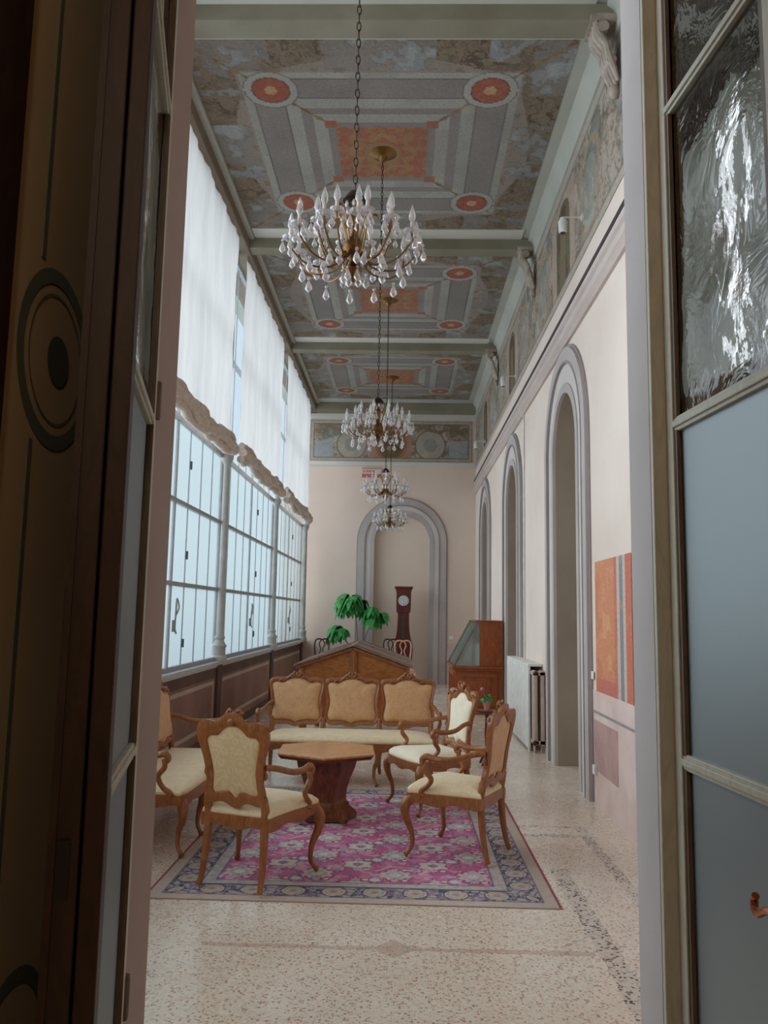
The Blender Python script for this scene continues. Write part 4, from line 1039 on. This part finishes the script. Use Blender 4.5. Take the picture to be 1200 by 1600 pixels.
obj('pendulum_window', MB().prism([(-.035, .98), (.035, .98), (.028, 1.58), (-.028, 1.58)], lambda a, b, d: (a, d, b), -.118, -.11), plain('green_clock_glass', (66, 88, 74), .15), t, smooth=False)

# ------------------------------------------------------------------ chairs by the end wall (urn-splat dining chairs)
def side_chair(label, loc, rotz, mat, W_=.30):
    t = thing('side_chair', label, 'chair', (*loc, 0), rotz, 'open-back side chairs by the end wall')
    O = seat_outline(.44, .38, .40)
    obj('seat', cushion(O, .43, .455, .02), M['tan'], t); obj('seat_frame', apron(O, .435, .37, .025, .005), mat, t)
    for sx in (-1, 1):
        obj('leg', front_leg(sx, .20, .175, .42), mat, t); obj('leg', rear_leg(sx, .16, -.185, .44), mat, t)
    h = W_/2; y = -.20
    def q(x, z): return (x, y-(z-.45)*.14, z)
    a = MB(); a.tube(cr([q(-h*.9, .42), q(-h*.85, .62), q(-h, .82), q(-h*1.02, .96), q(-h*.8, 1.03), q(-h*.35, 1.045), q(0, 1.03), q(h*.35, 1.045), q(h*.8, 1.03), q(h*1.02, .96), q(h, .82), q(h*.85, .62), q(h*.9, .42)], 4), .0155, 8, 1.1)
    obj('back_frame', a, mat, t)
    s = MB()
    for sx in (-1, 1): s.tube(cr([q(sx*h*.10, 1.03), q(sx*h*.38, .94), q(sx*h*.14, .82), q(sx*h*.40, .68), q(sx*h*.12, .55), q(sx*h*.3, .46)], 4), .013, 7)
    obj('splat', s, mat, t)
    return t
side_chair('dark side chair left of the potted tree by the end wall', (-1.73, 17.35), PI, M['black_wood'])
side_chair('dark side chair half hidden behind the display case, left of the clock', (-.26, 18.0), PI, M['black_wood'])
side_chair('pale rose side chair in front of the tall clock', (.045, 17.2), PI+.1, M['rose_wood'], .34)

# ------------------------------------------------------------------ indoor tree
def leaf_cluster(c, R_, n, seed, drop=.55):
    rs = random.Random(seed); mb = MB()
    for k in range(n):
        a = rs.uniform(0, 2*PI); el = rs.uniform(-.9, 1.2); base = Vector(c)+Vector((math.cos(a)*math.cos(el), math.sin(a)*math.cos(el), math.sin(el)*.95))*R_*rs.uniform(.1, .62)
        for j in range(5):
            b = a+rs.uniform(-1.5, 1.5); ln = R_*rs.uniform(.55, .85); wd = ln*.24
            d = Vector((math.cos(b), math.sin(b), 0)); side = Vector((-d.y, d.x, 0)); pts = []
            for s in range(6):
                f = s/5; p = base+d*ln*f*.62+Vector((0, 0, .16*ln*math.sin(f*PI)-ln*drop*f*f*1.5)); w = wd*math.sin(PI*min(.98, f*.92+.06))**.8
                pts += [p-side*w+Vector((0, 0, -w*.2)), p+Vector((0, 0, .004)), p+side*w+Vector((0, 0, -w*.2))]
            fs = []
            for s in range(5):
                for q in range(2): fs.append((s*3+q, s*3+q+1, s*3+q+4, s*3+q+3))
            mb.add(pts, fs)
    return mb
px, py = -.97, 18.45
t = thing('potted_tree', 'tall potted tree with three drooping leaf clusters by the end wall', 'plant', (px, py, 0))
obj('pot', MB().lathe([(.13, 0), (.17, .30), (.185, .32), (.185, .36), (.165, .36), (.16, .33)], (0, 0, 0), 24), M['terracotta'], t)
obj('soil', MB().lathe([(.01, .325), (.160, .335)], (0, 0, 0), 24), M['soil'], t)
st = MB()
for tip in ((-.14, -.05, 1.78), (.33, 0, 1.50), (-.42, -.05, 1.12)):
    st.tube(cr([(.02*random.random(), 0, .33), (tip[0]*.25, tip[1]*.3, tip[2]*.55), (tip[0]*.55, tip[1]*.7, tip[2]*.8), tip], 5), .014, 6)
obj('stem', st, M['stem'], t)
for i, (c, R_, n) in enumerate([((-.20, -.05, 1.88), .42, 32), ((.34, 0, 1.60), .38, 26), ((-.47, -.05, 1.20), .34, 20), ((.02, 0, 1.80), .28, 10)]):
    obj('foliage', leaf_cluster(c, R_, n, 10+i), M['leaf'], t)

# small flower pot on a stand behind the right chair
t = thing('plant_stand', 'slim wooden plant stand behind the right armchair', 'stand', (.93, 9.0, 0))
obj('top', MB().lathe([(.12, .56), (.13, .57), (.13, .585), (.01, .586)], n=20), M['walnut_dark'], t)
obj('pole', MB().lathe([(.03, .08), (.018, .2), (.025, .35), (.016, .5), (.03, .56)], n=12), M['walnut_dark'], t)
for k in range(3):
    a_ = 2*PI*k/3; obj('leg', MB().tube(cr([(0, 0, .12), (.07*math.cos(a_), .07*math.sin(a_), .08), (.12*math.cos(a_), .12*math.sin(a_), .014)], 4), .014, 7), M['walnut_dark'], t)
t = thing('flower_pot', 'small terracotta pot with green plant and pink flower on the stand', 'plant', (.93, 9.0, .586))
obj('pot', MB().lathe([(.028, 0), (.042, .09), (.046, .10), (.03, .10)], n=16), M['terracotta'], t)
obj('foliage', leaf_cluster((0, 0, .13), .085, 10, 77, .3), M['leaf'], t)
obj('flower', MB().ball((-.05, 0, .22), .022).tube([(0, 0, .11), (-.05, 0, .22)], .004, 5), M['flower'], t)

# ------------------------------------------------------------------ chandeliers
def chandelier():
    t = thing('chandelier', '', 'chandelier', (-.29, 4.1, ZC), 0, 'crystal chandeliers down the hall')
    H0 = -ZC
    obj('ceiling_canopy', MB().lathe([(.01, -.10), (.03, -.09), (.05, -.05), (.12, -.02), (.15, -.006), (.15, 0)], n=20), M['gold'], t)
    ch = MB(); z = -.10; k = 0
    while z > 3.87-ZC:
        n = 10; pts = []
        for i in range(n):
            a = 2*PI*i/n; x, zz = .011*math.cos(a), .030*math.sin(a); pts.append((x, 0, z-.025+zz) if k % 2 else (0, x, z-.025+zz))
        ch.tube(pts, .0038, 5, closed=True); z -= .050; k += 1
    obj('chain', ch, M['bronze'], t)
    c = lambda z: z-ZC
    obj('top_cap', MB().lathe([(.01, c(3.86)), (.03, c(3.85)), (.06, c(3.81)), (.065, c(3.80)), (.02, c(3.795)), (.012, c(3.77))], n=18), M['bronze'], t)
    obj('stem', MB().lathe([(.010, c(3.80)), (.012, c(3.74)), (.03, c(3.71)), (.014, c(3.67)), (.018, c(3.60)), (.05, c(3.56)), (.06, c(3.53)), (.035, c(3.49)), (.02, c(3.46)), (.03, c(3.43)), (.05, c(3.41)), (.03, c(3.38)), (.01, c(3.35))], n=18), M['gold'], t)
    # gilt fronds rising from the hub
    for k in range(8):
        a = 2*PI*k/8+.2; d = Vector((math.cos(a), math.sin(a), 0))
        obj('gilt_frond', MB().tube(cr([tuple(d*.03+Vector((0, 0, c(3.52)))), tuple(d*.05+Vector((0, 0, c(3.62)))), tuple(d*.085+Vector((0, 0, c(3.72)))), tuple(d*.12+Vector((0, 0, c(3.735)))), tuple(d*.13+Vector((0, 0, c(3.71))))], 3), [.006, .007, .008, .009, .010, .011, .011, .010, .009, .008, .007, .006, .004], 6, .5), M['gold'], t)
    for i in range(8):
        a = 2*PI*i/8; q = MB().ball((.055*math.cos(a), .055*math.sin(a), c(3.765)), .009, 1, 1, 2.4, 8); obj('top_drop', q, M['crystal'], t)
    def drop(x, y, z, s=1):
        m_ = MB(); m_.lathe([(.002*s, -.050*s), (.0145*s, -.036*s), (.012*s, -.022*s), (.003*s, 0)], (x, y, z), 6); m_.lathe([(.002*s, .003), (.007*s, .010*s), (.002*s, .017*s)], (x, y, z), 6); return m_
    def arm(a, R_, zc, zhub, sc=1.0, nd=4):
        d = Vector((math.cos(a), math.sin(a), 0)); sd = Vector((-d.y, d.x, 0))
        P = lambda r, z: tuple(d*r+Vector((0, 0, c(z))))
        ar = obj('arm', MB().tube(cr([P(.035, zhub), P(R_*.35, zhub-.075), P(R_*.72, zhub-.07), P(R_*.96, zc-.055), P(R_, zc)], 4), .0055, 6), M['gold'], t)
        o = d*R_
        obj('drip_pan', MB().lathe([(.012, 0), (.030*sc, .004), (.042*sc, .018), (.036*sc, .010), (.012, .006)], (o.x, o.y, c(zc)), 12), M['bulb'], ar)
        obj('candle_sleeve', MB().lathe([(.0095, .0), (.0095, .055)], (o.x, o.y, c(zc)+.008), 8), M['candle'], ar)
        obj('bulb', MB().lathe([(.009, 0), (.018, .020), (.015, .050), (.002, .095)], (o.x, o.y, c(zc)+.062), 8), M['bulb'], ar)
        m_ = MB()
        for j in range(nd):
            b = 2*PI*j/nd+a; q = o+Vector((math.cos(b), math.sin(b), 0))*.038*sc
            obj('crystal_drop', drop(q.x, q.y, c(zc)-.012, sc*1.1), M['crystal'], ar)
        q = d*(R_*.80); obj('crystal_drop', drop(q.x, q.y, c(zhub)-.105, 1.35), M['crystal'], ar)
    for k in range(12): arm(2*PI*k/12+.13, .335, 3.555, 3.50, 1.1)
    for k in range(8): arm(2*PI*k/8+.4, .205, 3.64, 3.545, .9, 3)
    for k in range(6):
        a = 2*PI*k/6; obj('lower_drop', drop(.05*math.cos(a), .05*math.sin(a), c(3.40), 1.3), M['crystal'], t)
    return t
ch1 = chandelier()
labs = ['nearest and largest-looking crystal chandelier hanging on a chain', 'second crystal chandelier from the door, in front of the end frieze', 'third crystal chandelier, high before the end wall arch', 'farthest crystal chandelier, lowest in view, against the end wall arch']
for k in range(4):
    o = ch1 if k == 0 else copy_tree(ch1)
    o.location = (-.29 if k < 2 else -.305+.005*k, [4.1, 8.28, 12.44, 16.70][k], ZC); o['label'] = labs[k]
    o.rotation_euler = (0, 0, .21*k)
